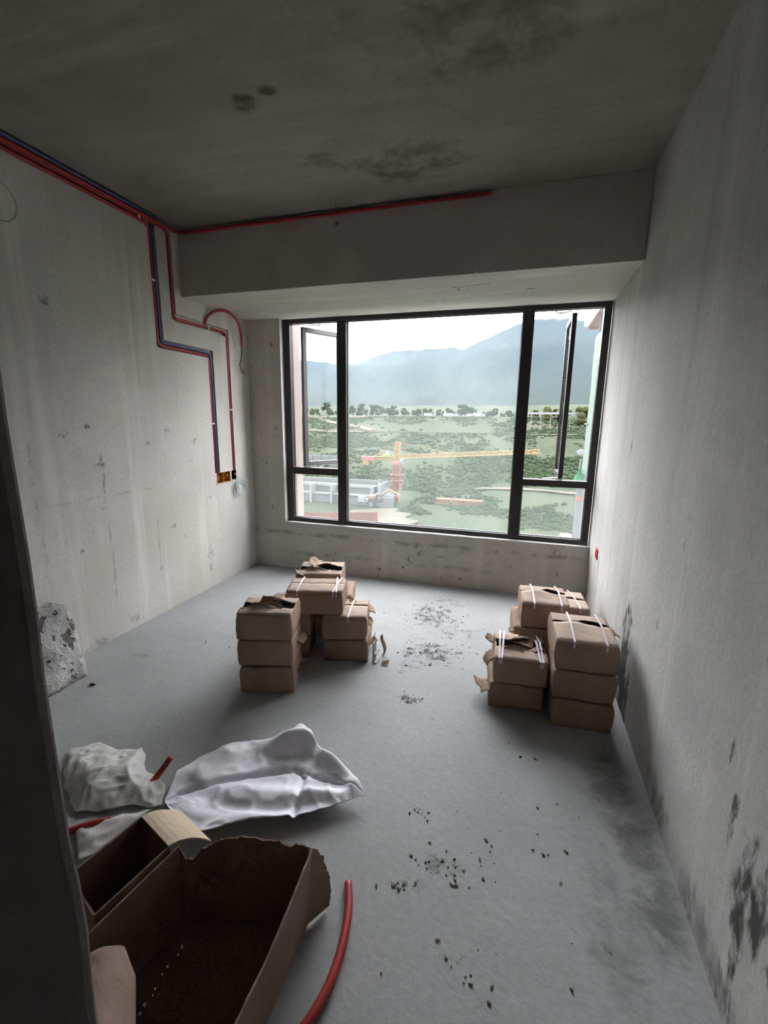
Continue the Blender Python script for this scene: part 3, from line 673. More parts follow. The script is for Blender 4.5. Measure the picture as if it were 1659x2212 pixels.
# torn tongue at the far right corner
def tongue(u, v):
    z_ = .268-.26*v-.05*u*(1-v)
    return (2.024+.028*u*(.4+v)+.008*math.sin(3*v)*u, .776+.075*u*(.55+.45*math.sin(2.2*v))+.016*u*nz(v*13, 1, 6)-.01*v, z_)
child(sheet('torn_flap', tongue, 12, 34, .005, M['card_outer'], None, False), bc)
rg = random.Random(8)
for k, q in enumerate([(393, 2045), (385, 2062), (362, 2088), (350, 2105), (335, 2135), (312, 2170), (302, 2190), (330, 2150)]):  # white beads stand in for light through holes in the carton bottom
    p = fl(*q, .010); bm = bmesh.new(); bmesh.ops.create_icosphere(bm, subdivisions=1, radius=.0045 if k in (0, 5, 6) else .003)
    for v in bm.verts: v.co = v.co*(1+.4*rg.uniform(-1, 1))+p
    o = from_bm('light_speck', bm, M['white']); tag(o, 'tiny white bead standing in for light inside the large open carton', 'light speck', 'light specks in the open carton')
sc_ = empty('small_open_carton', (1.56, .60, 0)); tag(sc_, 'smaller open carton behind the large one, cream flap folded outwards', 'carton')
P4 = [fl(*q, .27) for q in [(305, 1765), (383, 1836), (212, 1990), (160, 1876)]]
P4 = [(p_.x, p_.y) for p_ in P4]
v01 = Vector(P4[1])-Vector(P4[0]); v03 = Vector((-.040, -.20)); P4 = [Vector(P4[0]), Vector(P4[1])-Vector((.030, 0)), Vector(P4[1])+v03-Vector((.030, 0)), Vector(P4[0])+v03]
for k in range(4):
    a, b = P4[k], P4[(k+1) % 4]
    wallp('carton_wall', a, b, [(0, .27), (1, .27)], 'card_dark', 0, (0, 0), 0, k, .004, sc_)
vs = [(p_.x, p_.y, z_) for z_ in (.001, .005) for p_ in P4]
child(pyd('bottom', vs, [(0, 1, 2, 3), (7, 6, 5, 4), (0, 4, 5, 1), (1, 5, 6, 2), (2, 6, 7, 3), (3, 7, 4, 0)], M['card_dark']), sc_)
fo = Vector((.055, .105))
def cflap(u, v):
    q = P4[0].lerp(P4[1], u)+fo*v*(1-.0*u); return (q.x, q.y, .272-.075*v*v)
child(sheet('flap', cflap, 12, 8, .004, M['card_cream'], None, False), sc_)

# ------------------------------------------------------------------ pale crusted block leaning at the left wall
t = NT('pitted_pale_mortar')
pits = t.mr(t.noise(20, 2, .5, t.scale((1, 1, .8))), .60, .66)
c = t.mix(t.mr(t.noise(5, 4, .6), .35, .65), (.40, .39, .385), (.66, .65, .64))
c = t.mix(t.math('MULTIPLY', pits, .8), c, (.10, .085, .08))
M['pitted'] = t.done(t.bsdf(c, .9, t.math('SUBTRACT', t.noise(30, 5, .6), t.math('MULTIPLY', pits, 1.5)), .02, .8, .2))
bm = bmesh.new(); add_box(bm, (0, 0, 0), (.11, .34, .42))
bmesh.ops.subdivide_edges(bm, edges=list(bm.edges), cuts=16, use_grid_fill=True)
for v in bm.verts:
    k = v.co.copy()
    dv = Vector((nz(k.x, k.y, k.z, 7), nz(k.y+4, k.z, k.x, 7), nz(k.z+8, k.x, k.y, 7)))*.014+Vector((nz(k.x, k.y, k.z, 25), nz(k.y, k.z+2, k.x, 25), nz(k.z, k.x+3, k.y, 25)))*.006
    if k.z < .005: dv.z = 0
    v.co += dv
    if k.z > .3: v.co.z -= .10*max(0, (.20-k.y))*(k.z-.3)/.12
    v.co.x += -.10*(k.z/.42)**1.2
    if k.x > .09 and k.y < .22: v.co.x -= .02*math.exp(-((k.y-.10)/.08)**2)*math.exp(-((k.z-.2)/.16)**2)
mnz = min(v.co.z for v in bm.verts)
for v in bm.verts: v.co += Vector((.118, 1.24, -mnz+.0005))
o = from_bm('mortar_block', bm, M['pitted'], None, True); tag(o, 'pitted pale mortar-crusted block leaning against the left wall', 'block')
bm = bmesh.new(); bmesh.ops.create_icosphere(bm, subdivisions=2, radius=.012)
p = fl(200, 1478, .007)
for v in bm.verts: v.co = Vector((v.co.x*1.6, v.co.y*.7, v.co.z*.55))+p
o = from_bm('pebble', bm, plain('plum_brown', (.14, .08, .10), .7), None, True); tag(o, 'small plum-brown chip on the floor beside the mortar block', 'chip')

# crumbs of mortar where the floor is dirty
rg = random.Random(12); bm = bmesh.new()
for px, py, sx, sy, n in [(940, 1330, .22, .25, 110), (930, 1410, .2, .16, 80), (885, 1510, .1, .05, 25), (960, 1870, .10, .07, 28), (865, 1912, .04, .025, 14), (905, 1750, .05, .03, 8), (1000, 2080, .1, .05, 12), (800, 1425, .05, .05, 8), (660, 1880, .04, .05, 14), (1100, 1750, .5, .5, 25), (600, 1400, .5, .4, 20), (1180, 1980, .25, .25, 10)]:
    c0 = fl(px, py)
    for _ in range(n):
        x, y = c0.x+rg.gauss(0, sx*.6), c0.y+rg.gauss(0, sy*.6)
        if not (.05 < x < W-.05 and .3 < y < D-.05): continue
        if (1.08 < x < 1.8 and 1.65 < y < 2.8) or (2.4 < x and 1.9 < y < 3.1): continue
        r = rg.uniform(.0015, .0055)
        mt = Matrix.Translation((x, y, r*.5)) @ Matrix.Rotation(rg.uniform(0, 6), 4, 'Z') @ Matrix.Diagonal((1+rg.random(), 1, .6, 1))
        bmesh.ops.create_icosphere(bm, subdivisions=1, radius=r, matrix=mt)
o = from_bm('mortar_crumbs', bm, M['crumb']); tag(o, 'scattered grey mortar crumbs over the dirty patches of floor', 'crumbs', kind='stuff')

# ================================================================== outside
ALB = .35
def veg(name, cols, s=.05):
    cols = [tuple(x*ALB for x in c_) for c_ in cols]
    t = NT(name)
    c = t.mix(t.mr(t.noise(s, 6, .65), .35, .65), cols[0], cols[1])
    c = t.mix(t.mr(t.noise(s*.35, 4, .6, t.vm('ADD', t.co, (40, 9, 3))), .5, .68), c, cols[2])
    c = t.mix(t.mr(t.noise(s*6, 4, .7), .55, .75, 0, .5), c, tuple(x*.5 for x in cols[0]))
    return t.done(t.bsdf(c, .95, t.noise(s*12, 5, .7), .8, 1.0, .05))
M['hill'] = veg('hillside_grass', [(.050, .068, .042), (.072, .090, .054), (.098, .106, .070)], .05)
M['shrub'] = veg('shrub_leaves', [(.042, .066, .036), (.055, .080, .042), (.072, .092, .050)], .12)
M['tree'] = veg('tree_leaves', [(.020, .046, .026), (.032, .060, .030), (.042, .066, .032)], .2)
M['tree_pale'] = veg('pale_tree_leaves', [(.070, .085, .034), (.095, .105, .045), (.080, .090, .036)], .2)
M['forest'] = veg('mountain_forest', [(.018, .032, .028), (.025, .040, .034), (.034, .048, .040)], .006)
M['soil'] = plain('pale_soil', (.135, .120, .095), .95, .1, .3, .4)
M['pink'] = plain('pink_facade_paint', (.52, .42, .385), .8, .2, .05, 3)
M['brown'] = plain('brown_soffit', (.14, .105, .085), .85, .2, .25, 8)
M['site'] = plain('site_concrete', (.135, .142, .145), .9, .2, .15, .6)
M['site_white'] = plain('site_white', (.20, .205, .21), .7, .2, .08, 1)
M['crane'] = plain('crane_yellow', (.24, .145, .045), .6, .3, .1, 1)
M['crane_red'] = plain('crane_red', (.20, .065, .050), .6, .3, .1, 1)
M['crane_orange'] = plain('crane_orange', (.20, .105, .050), .6, .3, .1, 1)
M['cab'] = plain('cab_white', (.20, .22, .24), .4)
M['cab_glass'] = plain('cab_glass', (.06, .09, .13), .2)
M['lime'] = plain('lime_green', (.16, .19, .05), .6)
M['brick'] = plain('red_hoarding', (.16, .085, .070), .85, .1, .15, 1)
M['net'] = plain('green_netting', (.15, .195, .165), .8, .1, .15, 8)
M['tarp'] = plain('green_tarp', (.035, .15, .07), .6, .3, .2, 8)
M['bag'] = plain('white_sandbag', (.19, .19, .20), .8, .1, .15, 12, .01)
M['post'] = plain('grey_post', (.11, .115, .12), .8, .1, .15, 6)
M['post_red'] = plain('red_band', (.20, .055, .05), .6)
M['trunk'] = plain('bark', (.05, .04, .03), .95)
M['rail'] = plain('pale_rail', (.20, .205, .21), .7)

PROF = [(10, -31), (110, -30), (150, -29.2), (170, -28), (188, -25.5), (222, -16.2), (226, -15.0), (242, -14.3), (274, -7.4), (278, -6.4), (292, -6.0), (326, 2.0), (330, 3.6), (348, 4.1), (430, 5), (520, 11), (700, 24)]
def terr(x, y):
    z = interp(PROF, y+5*nz(x*.02, 3, 1)+(.07*(x+40) if x < -40 else 0))
    z += .9*nz(x, y, 0, .03)*min(1, max(0, (y-60)/60))+.35*nz(x, y, 4, .11)
    if x > 0: z += min(2.2, x*.03)*min(1, max(0, (y-260)/40))
    return z
xs = [-620+6*i for i in range(170)]; ys = [12+5*j for j in range(139)]
vs = [(x, y, terr(x, y)) for x in xs for y in ys]; n = len(ys)
fs = [(i*n+j, (i+1)*n+j, (i+1)*n+j+1, i*n+j+1) for i in range(len(xs)-1) for j in range(n-1)]
o = pyd('hillside', vs, fs, M['hill'], None, True); o['kind'] = 'structure'
# tracks and bare ledges on the hillside
def track(pts, wd, label, mat='soil', name='dirt_track'):
    P = catmull([(x, y, 0) for x, y in pts], 12)
    def fn(u, v):
        q = lerp_poly(P, u); q2 = lerp_poly(P, min(1, u+.01)); q1 = lerp_poly(P, max(0, u-.01)); d = (q2-q1).normalized(); s_ = Vector((-d.y, d.x, 0))
        q = q+s_*(v-.5)*wd*(1+.4*nz(u*9, 1, 2)); return (q.x, q.y, terr(q.x, q.y)+.45)
    o = sheet(name, fn, 60, 5, .25, M[mat]); tag(o, label, 'track'); return o
track([(-300, 296), (-190, 288), (-90, 282), (0, 284), (90, 283)], 3.5, 'pale dirt ledge crossing the middle of the terraced hillside')
track([(-330, 345), (-200, 338), (-110, 337), (-20, 338), (60, 337)], 4.0, 'pale dirt road along the top terrace in front of the trees')
track([(-190, 352), (-158, 336), (-140, 322), (-118, 310), (-96, 296)], 5.0, 'pale dirt track curving below the little white hut at left')
track([(-30, 182), (0, 186), (40, 184), (80, 188)], 2.6, 'pale dirt strip at the foot of the grassy slope')
track([(-40, 112), (-34, 120), (-38, 134), (-46, 145)], 16, 'bare sandy ground in front of the crane foot')
# shrubs (past counting)
rg = random.Random(21); bm = bmesh.new(); k = 0
ico = bmesh.new(); bmesh.ops.create_icosphere(ico, subdivisions=1, radius=1.0); IV = [v.co.copy() for v in ico.verts]; IF = [[v.index for v in f.verts] for f in ico.faces]; ico.free()
vs, fs = [], []
def blob(x, y, z, rx, rz_):
    b = len(vs); a = rg.uniform(0, 6)
    for q in IV:
        s_ = rg.uniform(.75, 1.2); vs.append((x+q.x*rx*s_, y+q.y*rx*s_, z+q.z*rz_*s_))
    fs.extend([tuple(b+i for i in f) for f in IF])
while k < 11000:
    y = rg.uniform(95, 345); x = rg.uniform(-.62*y-10, .24*y+12)
    steep = (terr(x, y+4)-terr(x, y-4))/8
    dens = nz(x, y, 7, .035)+.5*nz(x, y, 3, .1)
    if dens+steep*1.2 < rg.uniform(-.1, .75): continue
    if y < 182 and x > -48 and dens < .02: continue
    if y < 178 and x < -36: continue
    r = rg.uniform(.35, 1.35); blob(x, y, terr(x, y)+r*.2, r, r*rg.uniform(.5, .9)); k += 1
o = pyd('hillside_shrubs', vs, fs, M['shrub'], None, True); tag(o, 'dense low green shrubs covering the terraced hillside', 'shrubs', kind='stuff')

def tree(x, y, h, label, mat='tree', wide=.42, group=None, seed=0, z=None):
    r_ = random.Random(seed); z0 = terr(x, y)-.3 if z is None else z
    root = empty('tree', (x, y, z0)); tag(root, label, 'tree', group)
    bm = bmesh.new(); add_bar(bm, (0, 0, 0), (0, 0, h*.55), .16, 6); from_bm('trunk', bm, M['trunk'], root)
    v2, f2 = [], []
    for i in range(14):
        a = r_.uniform(0, 6.3); t_ = r_.uniform(.28, .95); rr = h*wide*(.55+.45*math.sin(math.pi*(t_*.8+.1)))*r_.uniform(.2, .7)
        cx, cy, cz, cr = rr*math.cos(a), rr*math.sin(a), h*t_, h*r_.uniform(.10, .19); b = len(v2)
        for q in IV:
            s_ = r_.uniform(.75, 1.25); v2.append((cx+q.x*cr*s_, cy+q.y*cr*s_, cz+q.z*cr*s_*.9))
        f2.extend([tuple(b+i_ for i_ in f) for f in IF])
    pyd('crown', v2, f2, M[mat], root, True); return root
rg = random.Random(31)
spots = []
for i in range(150):
    px = 655+rg.uniform(0, 455); Y = rg.uniform(352, 440); q = hit(px, 900, 1, Y)
    hgt = rg.uniform(3.5, 8.0)+(3.0 if 760 < px < 850 or 990 < px < 1030 else 0)
    if any(math.hypot(q.x-a, Y-b) < .55*(hgt+c_) for a, b, c_ in spots) or math.hypot(q.x+164, Y-352) < 12: continue
    spots.append((q.x, Y, hgt))
    tree(q.x, Y, hgt, 'hazy green tree in the long row along the top of the hillside', 'tree', .45, 'row of trees behind the terraces', 100+i)
for i in range(40):
    px = 1140+rg.uniform(0, 130); Y = rg.uniform(326, 395); q = hit(px, 890, 1, Y); hgt = rg.uniform(3.5, 6.5)
    if any(math.hypot(q.x-a, Y-b) < .6*(hgt+c_) for a, b, c_ in spots): continue
    spots.append((q.x, Y, hgt))
    tree(q.x, Y, hgt, 'light green bushy tree behind the white road rail', 'tree_pale' if i % 3 else 'tree', .5, 'bushy trees beyond the road rail', 300+i)
q = hit(1183, 890, 1, 318); tree(q.x, 318, 11.0, 'tall pale yellow-green tree standing beside the road at right', 'tree_pale', .33, None, 501)
q = hit(1262, 890, 1, 300); tree(q.x, 300, 13.5, 'olive tree partly behind the green netting at right', 'tree_pale', .42, None, 502)
q = hit(706, 900, 1, 352); tree(q.x, 352, 12.0, 'dark rounded tree behind the little white hut', 'tree', .5, None, 503)
q = hit(677, 915, 1, 345); tree(q.x, 345, 6.5, 'bright green bush left of the white hut', 'tree_pale', .7, None, 504)
# road rail on the right
a, b = hit(1128, 896, 1, 306), hit(1300, 894, 1, 300)
rr = empty('road_rail', (a.x, a.y, terr(a.x, a.y))); tag(rr, 'long white rail along the hillside road at right', 'rail')
za = hit(1190, 893, 1, 303).z
bm = bmesh.new(); add_box(bm, (a.x, 302.5, za-.6), (b.x, 303.0, za+.7)); child(from_bm('rail_beam', bm, M['rail']), rr)
for i in range(9):
    x = a.x+(b.x-a.x)*i/8; zz = terr(x, 302.8)
    child(box('post', (x-.15, 302.6, min(zz, za-.7)-.3), (x+.15, 302.9, za-.6), M['rail']), rr)
# white vehicles on the top road
def van(px, Y, L, hh, label, two=True):
    q = hit(px, 902, 1, Y); z0 = terr(q.x, Y)+.6; r = empty('white_van', (q.x, Y, z0)); tag(r, label, 'van')
    bm = bmesh.new(); add_box(bm, (-L/2, -1, .5), (L*.25, 1, hh), .15); from_bm('cargo_body', bm, M['cab'], r)
    bm = bmesh.new(); add_box(bm, (L*.26, -1, .5), (L/2, 1, hh*.8), .2); cb = from_bm('cab', bm, M['cab'], r)
    box('windscreen', (L*.36, -1.02, hh*.5), (L*.47, 1.02, hh*.74), M['cab_glass'], cb)
    for x in (-L*.32, L*.36):
        bm = bmesh.new(); bmesh.ops.create_cone(bm, cap_ends=True, segments=12, radius1=.5, radius2=.5, depth=2.1, matrix=Matrix.Translation((x, 0, .5)) @ Matrix.Rotation(math.pi/2, 4, 'X')); from_bm('wheel', bm, M['black'], r)
for px, L, hh, lab in [(927, 8.0, 2.6, 'leftmost white van on the road below the far trees'), (970, 8.5, 2.6, 'second white van from the left on the far road'), (986, 4.0, 2.2, 'short white van near the middle of the far road'),
                       (1015, 5.0, 2.3, 'white van just right of the short one on far road'), (1035, 9.0, 2.8, 'longest white van, at the right end of the row on the far road')]:
    van(px, 340, L, hh, lab)
# hut
q = hit(712, 917, 1, 330); hz = q.z-.6
hut = empty('white_hut', (q.x, 330, hz)); tag(hut, 'little white flat-roofed hut on the hillside at left', 'hut')
box('walls', (-3.2, -2.5, -1.5), (3.2, 2.5, 3.6), M['site_white'], hut); box('roof', (-3.6, -2.9, 3.6), (3.6, 2.9, 4.0), M['site_white'], hut)
for x in (-1.8, .6): box('window', (x, -2.6, 1.2), (x+1.2, -2.48, 2.5), M['cab_glass'], hut)

# tower crane
Yc = 160.0; base = hit(858, 1092, 1, Yc); zj = hit(858, 987, 1, Yc).z; zap = hit(860, 955, 1, Yc).z; xm = hit(858, 1000, 1, Yc).x
tc = empty('tower_crane', (xm, Yc, base.z-1)); tag(tc, 'yellow tower crane with red counterweight standing on the slope below', 'crane')
def lattice(name, p, q, w, mat, seg, r=.11, tri=False):
    p, q = Vector(p), Vector(q); d = (q-p).normalized(); up = Vector((0, 1, 0)) if abs(d.z) > .8 else Vector((0, 0, 1)); s_ = d.cross(up).normalized(); up = s_.cross(d).normalized()
    cs = [(-.5, -.5), (.5, -.5), (.5, .5), (-.5, .5)] if not tri else [(-.5, -.45), (.5, -.45), (0, .5)]
    bm = bmesh.new(); n_ = len(cs); L = (q-p).length
    C = [[p+d*(L*i/seg)+s_*a*w+up*b_*w for a, b_ in cs] for i in range(seg+1)]
    for c_ in range(n_): add_bar(bm, C[0][c_], C[-1][c_], r*1.5, 4)
    for i in range(seg):
        for c_ in range(n_):
            add_bar(bm, C[i][c_], C[i+1][(c_+1) % n_] if i % 2 else C[i+1][(c_-1) % n_], r*1.15, 4)
            add_bar(bm, C[i][c_], C[i][(c_+1) % n_], r*1.15, 4)
    return from_bm(name, bm, mat)
zred = hit(858, 1035, 1, Yc).z
child(lattice('mast', (xm, Yc, base.z-1), (xm, Yc, zred), 1.9, M['crane_orange'], 8, .17), tc)
child(lattice('climbing_frame', (xm, Yc, zred-3.5), (xm, Yc, zj-3.0), 2.7, M['crane_red'], 5, .17), tc)
for zz in (zred+1.5, zred-.6): child(box('work_platform', (xm-2.1, Yc-2.1, zz), (xm+2.1, Yc+2.1, zz+.2), M['crane_red'], None), tc)
child(box('slewing_ring', (xm-1.6, Yc-1.6, zj-3.0), (xm+1.6, Yc+1.6, zj-1.6), M['crane_red'], None, .2), tc)
child(lattice('tower_head', (xm, Yc, zj-1.6), (xm+.2, Yc, zap), 1.5, M['crane'], 5, .16), tc)
jt, cj = hit(1168, 976, 1, Yc), hit(781, 989, 1, Yc)
child(lattice('jib', (xm+1, Yc, zj), (jt.x, Yc, jt.z), 1.25, M['crane'], 26, .12, True), tc)
child(lattice('counter_jib', (xm-1, Yc, zj-.3), (cj.x, Yc, cj.z-.3), 1.1, M['crane'], 8, .13), tc)
cw = box('counterweight', (cj.x, Yc-.9, cj.z-.9), (cj.x+5.4, Yc+.9, cj.z+.7), M['crane_red'], None, .1); child(cw, tc)
for i in range(3): child(box('weight_block', (cj.x+.9+i*.75, Yc-.8, cj.z-2.5), (cj.x+1.5+i*.75, Yc+.8, cj.z-.9), M['crane'], None), tc)
wx = hit(838, 980, 1, Yc).x
child(box('winch', (wx-1.5, Yc-.8, zj-.1), (wx+1.3, Yc+.8, zj+1.0), M['lime'], None, .1), tc); child(box('winch_housing', (wx-.5, Yc-.7, zj+1.0), (wx+.7, Yc+.7, zj+1.9), M['cab'], None, .1), tc)
cb = box('cab', (xm+1.1, Yc-1.0, zj-2.6), (xm+2.8, Yc+.8, zj-.6), M['cab'], None, .15); child(cb, tc)
gp = box('cab_window', (xm+1.9, Yc-1.03, zj-2.1), (xm+2.83, Yc+.5, zj-.9), M['cab_glass'], cb)
bm = bmesh.new(); t1 = hit(965, 983, 1, Yc)
add_bar(bm, (xm+.2, Yc, zap), (t1.x, Yc, zj+.9+(t1.x-xm)/(jt.x-xm)*(jt.z-zj)), .09); child(from_bm('tie_bar', bm, M['crane']), tc)
bm = bmesh.new(); add_bar(bm, (xm+.2, Yc, zap), (cj.x+5, Yc, cj.z+.6), .09); child(from_bm('tie_bar', bm, M['crane']), tc)
# crane sections lying on the grass
for k, (p0, p1, lab) in enumerate([(943, 974, 'short orange lattice crane section lying on grass below the jib'), (979, 1042, 'long orange lattice crane section lying on grass below the jib')]):
    a, b = hit(p0, 1076, 1, 163), hit(p1, 1074, 1, 163); zz = max(terr(a.x, 163), terr(b.x, 163))+.9
    o = lattice('crane_section', (a.x, 163, zz), (b.x, 163, zz), 1.7, M['crane_orange'], 4 if k == 0 else 8, .2); tag(o, lab, 'crane section')
# unfinished concrete works behind the left casement
Ys = 150.0
def X(px, py=1060, Y=Ys): return hit(px, py, 1, Y).x
def Z(py, px=740, Y=Ys): return hit(px, py, 1, Y).z
cs = empty('concrete_substructure', (X(740), Ys, Z(1086))); tag(cs, 'unfinished pale concrete substructure with stepped walls on the building site', 'building')
cp = lambda n, lo, hi, m_='site': child(box(n, lo, hi, M[m_], None, .03), cs)
zb_ = Z(1086)-2
cp('back_wall', (X(600), Ys+12, zb_), (X(818), Ys+13, Z(1034, Y=Ys+12)))
cp('end_wall', (X(812), Ys+2, zb_), (X(817), Ys+12, Z(1035, Y=Ys+12)), 'site_white')
cp('deck', (X(600), Ys+5, Z(1054)-.3), (X(812), Ys+12, Z(1054)), 'site')
cp('deck_kerb', (X(600), Ys+4.5, Z(1052)-.7), (X(818), Ys+5, Z(1050)), 'site_white')
cp('lower_wall', (X(600), Ys+4.9, zb_), (X(818), Ys+5.4, Z(1052)-.7))
cp('ledge', (X(600), Ys+1, Z(1069)-.3), (X(830), Ys+5, Z(1069)), 'site_white')
cp('plinth', (X(600), Ys+1.5, zb_), (X(822), Ys+2, Z(1069)-.3))
for px in (669, 713, 800): cp('buttress', (X(px), Ys-.2, zb_), (X(px+4), Ys+5, Z(1050)), 'site_white')
for i in range(12): cp('rebar_post', (X(655+i*14), Ys+12.3, Z(1034, Y=Ys+12)), (X(655+i*14)+.15, Ys+12.5, Z(1034, Y=Ys+12)+1.2), 'post')
# grey retaining wall further up
o = empty('retaining_wall', (X(680, 1000, 205), 205, Z(1003, 690, 205))); tag(o, 'grey retaining wall up the slope behind the left casement', 'wall')
for i in range(6):
    x0 = X(640+i*18, 1000, 205); child(box('wall_panel', (x0, 205, Z(1006, 690, 205)-4), (X(640+i*18+17.4, 1000, 205), 206, Z(983, 690, 205)), M['site'], None, .03), o)
# rubble bank beside it
rg = random.Random(44); vs, fs = [], []
for i in range(420):
    u, v = rg.random(), rg.random(); px = 820+u*30; py = 1036+u*28+v*(34-u*24)
    q = hit(px, py, 1, Ys+10-8*v); blob(q.x, q.y, q.z, rg.uniform(.25, .7), rg.uniform(.2, .5))
o = pyd('rubble_bank', vs, fs, M['site'], None, False); tag(o, 'loose grey rubble bank at the end of the concrete substructure', 'rubble', kind='stuff')
bm = bmesh.new(); pts = [hit(px, py, 1, Y) for px, py, Y in [(816, 1037, Ys+12), (852, 1066, Ys+10), (850, 1074, Ys+1), (816, 1074, Ys+1)]]
o = pyd('rubble_base', [tuple(p_-Vector((0, 0, .4))) for p_ in pts]+[(p_.x, p_.y, -32) for p_ in pts], [(0, 1, 2, 3), (0, 4, 5, 1), (1, 5, 6, 2), (2, 6, 7, 3), (3, 7, 4, 0)], M['site']); o['kind'] = 'structure'
bm.free()
# excavator
q = hit(812, 1084, 1, 140); ex = empty('excavator', (q.x, 140, q.z)); tag(ex, 'small orange excavator with its arm stretched towards the crane', 'excavator')
for y in (-1.3, .7): box('track', (-2.2, y, 0), (2.2, y+.6, .9), M['black'], ex, .25)
box('body', (-2.3, -1.3, 1.0), (1.2, 1.3, 2.3), plain('excavator_body', (.20, .13, .095), .6), ex, .2); c_ = box('cab', (.1, -1.3, 1.1), (1.4, .1, 3.0), M['cab'], ex, .15); box('cab_window', (.6, -1.34, 2.0), (1.43, .0, 2.8), M['cab_glass'], c_)
for nm, a, b in [('boom', (1.2, 0, 1.8), (4.5, 0, 4.2)), ('stick', (4.5, 0, 4.2), (7.6, 0, 3.0))]:
    bm = bmesh.new(); add_bar(bm, a, b, .32, 4); from_bm(nm, bm, M['crane_orange'], ex)
box('bucket', (7.2, -.6, 1.8), (8.3, .6, 3.0), M['crane_orange'], ex, .2)
q = hit(786, 1087, 1, 141); lt = empty('small_truck', (q.x, 141, q.z)); tag(lt, 'small white truck parked beside the excavator on site', 'truck')
box('cargo_box', (-1.9, -.9, .5), (.6, .9, 2.2), M['cab'], lt, .08); box('cab', (.7, -.9, .4), (1.9, .9, 1.8), M['cab'], lt, .2)
for x in (-1.2, 1.2): box('wheel', (x-.35, -1.0, 0), (x+.35, 1.0, .7), M['black'], lt, .2)
# red-brown hoarding and pale spoil heap
Yh = 118.0; ho = empty('site_hoarding', (X(790, 1120, Yh), Yh, Z(1127, 790, Yh))); tag(ho, 'faded red-brown hoarding panels below the concrete substructure', 'hoarding')
for i in range(11):
    x0, x1 = X(640+i*16, 1120, Yh), X(640+i*16+15.5, 1120, Yh); child(box('hoarding_panel', (x0, Yh, Z(1128, 640+i*16, Yh)-6), (x1, Yh+.2, Z(1106, 640+i*16, Yh)), M['brick'], None), ho)
sp = hit(845, 1128, 1, 116); rg = random.Random(2)
def heap(u, v):
    x, y = (u-.5)*13, (v-.5)*9; h_ = 4.2*math.exp(-(x/4.2)**2-(y/3)**2)+.4*nz(x, y, 2, .7); return (sp.x+x, sp.y+y, sp.z-3+h_)
o = sheet('spoil_heap', heap, 30, 24, .3, plain('spoil_sand', (.165, .150, .125), .95, .1, .2, .8)); tag(o, 'pale sandy spoil heap beside the red-brown hoarding', 'spoil heap')

# mountains
RIDGE = [(-2600, 300), (-1900, 240), (-1500, 300), (-1120, 255), (-974, 249), (-898, 244), (-814, 233), (-756, 226), (-690, 224), (-630, 234), (-572, 257), (-495, 269), (-420, 270), (-312, 273), (-268, 275), (-241, 263), (-190, 289), (-141, 307), (-76, 336), (-29, 351), (18, 360), (49, 363), (96, 356), (141, 360), (175, 345), (233, 335), (291, 325), (500, 380), (900, 300), (1600, 350)]
vs, fs = [], []; nx, ny = 190, 62
for i in range(nx):
    x = -2500+i*22.0
    for j in range(ny):
        y = 640+j*29.0; t_ = (y-640)/1160
        r = interp(RIDGE, x)+7*nz(x, 1, 2, .03)
        if t_ <= 1: z = 12+(r-12)*t_**1.45+55*math.sin(math.pi*t_)*(ridged(x+y*.25, y*.3, .0042, 2)-.55)*min(1, t_*1.5)*(1-t_)**.5
        else: z = r*(1-.9*(t_-1))
        vs.append((x, y, z))
fs = [(i*ny+j, (i+1)*ny+j, (i+1)*ny+j+1, i*ny+j+1) for i in range(nx-1) for j in range(ny-1)]
o = pyd('mountains', vs, fs, M['forest'], None, True); o['kind'] = 'structure'
# ------------------------------------------------------------------ the building's own outside: pilaster left, neighbouring wing right
struct(box('wall_facade', (-.6, D+.25, -12), (.296, 4.172, 6), M['pink'], None, .004))
bl_ = empty('balcony_slab', (3.52, 9.0, 3.3)); tag(bl_, 'pink balcony slab with brown underside at the upper right outside', 'balcony')
child(box('fascia', (3.515, 7.6, 3.31), (3.60, 10.0, 5.2), M['pink'], None), bl_); child(box('soffit', (3.60, 7.6, 3.30), (6.5, 10.0, 3.45), M['brown'], None), bl_)
child(box('end_fascia', (3.60, 9.93, 3.25), (6.5, 10.01, 5.2), M['brown'], None), bl_)
nw = empty('safety_netting', (3.66, 7.5, .6)); tag(nw, 'pale green safety netting hung upright outside the right casement', 'netting')
def netf(u, v):
    y = 8.80-3.2*u; return (3.60+.03*nz(y*1.5, v*3, 1)+.004*(9-y), y, .55+v*2.34)
child(sheet('net', netf, 40, 24, .01, M['net'], None), nw)
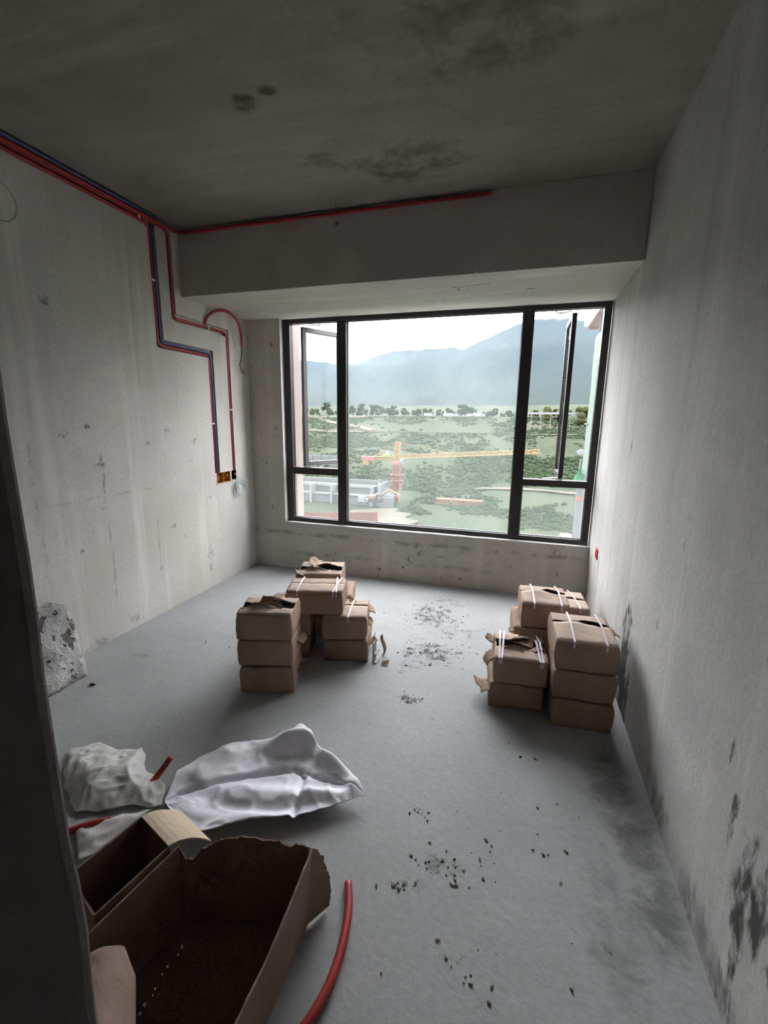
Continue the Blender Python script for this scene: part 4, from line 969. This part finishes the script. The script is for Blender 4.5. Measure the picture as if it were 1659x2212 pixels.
child(box('tie_strip', (3.56, 8.55, 1.42), (3.575, 8.78, 1.45), M['site_white'], None), nw)
for yy in (5.62, 8.78): child(box('scaffold_pole', (3.645, yy-.025, -12), (3.695, yy+.025, 3.30 if yy > 7.6 else 3.1), M['post'], None), nw)
po = empty('grey_post', (3.67, 9.0, -8)); tag(po, 'grey concrete post with a red band outside right casement', 'post')
child(box('shaft', (3.575, 8.95, -8), (3.775, 9.15, .78), M['post'], None, .01), po); child(box('band', (3.57, 8.945, .0), (3.78, 9.155, .085), M['post_red'], None), po)
def bagm(u, v):
    a = 2*math.pi*v; x = (u-.5)*.30; r = .085*math.sqrt(max(.02, 1-(2*u-1)**2))*(1+.12*nz(u*4, math.cos(a)*2, math.sin(a)*2)); return (3.655+x, 9.09+r*1.2*math.cos(a), .875-.25*x+r*.85*math.sin(a))
o = sheet('sandbag', bagm, 16, 20, .002, M['bag']); tag(o, 'white sandbag resting on top of the grey post', 'sandbag')
def tarpf(u, v):
    x = 3.80-.34*u*(.35+.65*v); return (x, 8.90-.10*math.sin(6*u+2*v)*.5-.03*v, .80-.40*v+.10*u*(1-v)+.03*nz(u*4, v*4, 3))
o = sheet('green_tarp', tarpf, 18, 18, .004, M['tarp']); tag(o, 'bright green tarpaulin flapping beside the grey post under the sandbag', 'tarpaulin')
child(box('pale_ledge', (3.35, 8.9, -.80), (3.56, 9.2, -.70), M['site_white'], None), po)

# haze in the valley between the hillside and the mountains
hm = bpy.data.materials.new('valley_haze'); hm.use_nodes = True; nt = hm.node_tree; nt.nodes.clear()
ou = nt.nodes.new('ShaderNodeOutputMaterial'); vsn = nt.nodes.new('ShaderNodeVolumeScatter')
vsn.inputs['Color'].default_value = (.43, .66, 1.0, 1); vsn.inputs['Density'].default_value = .000037; vsn.inputs['Anisotropy'].default_value = 0
nt.links.new(vsn.outputs[0], ou.inputs['Volume'])
o = box('valley_haze', (-2490, 480, -60), (1640, 2430, 900), hm); tag(o, 'pale blue haze hanging in the valley before the mountains', 'haze', kind='stuff')
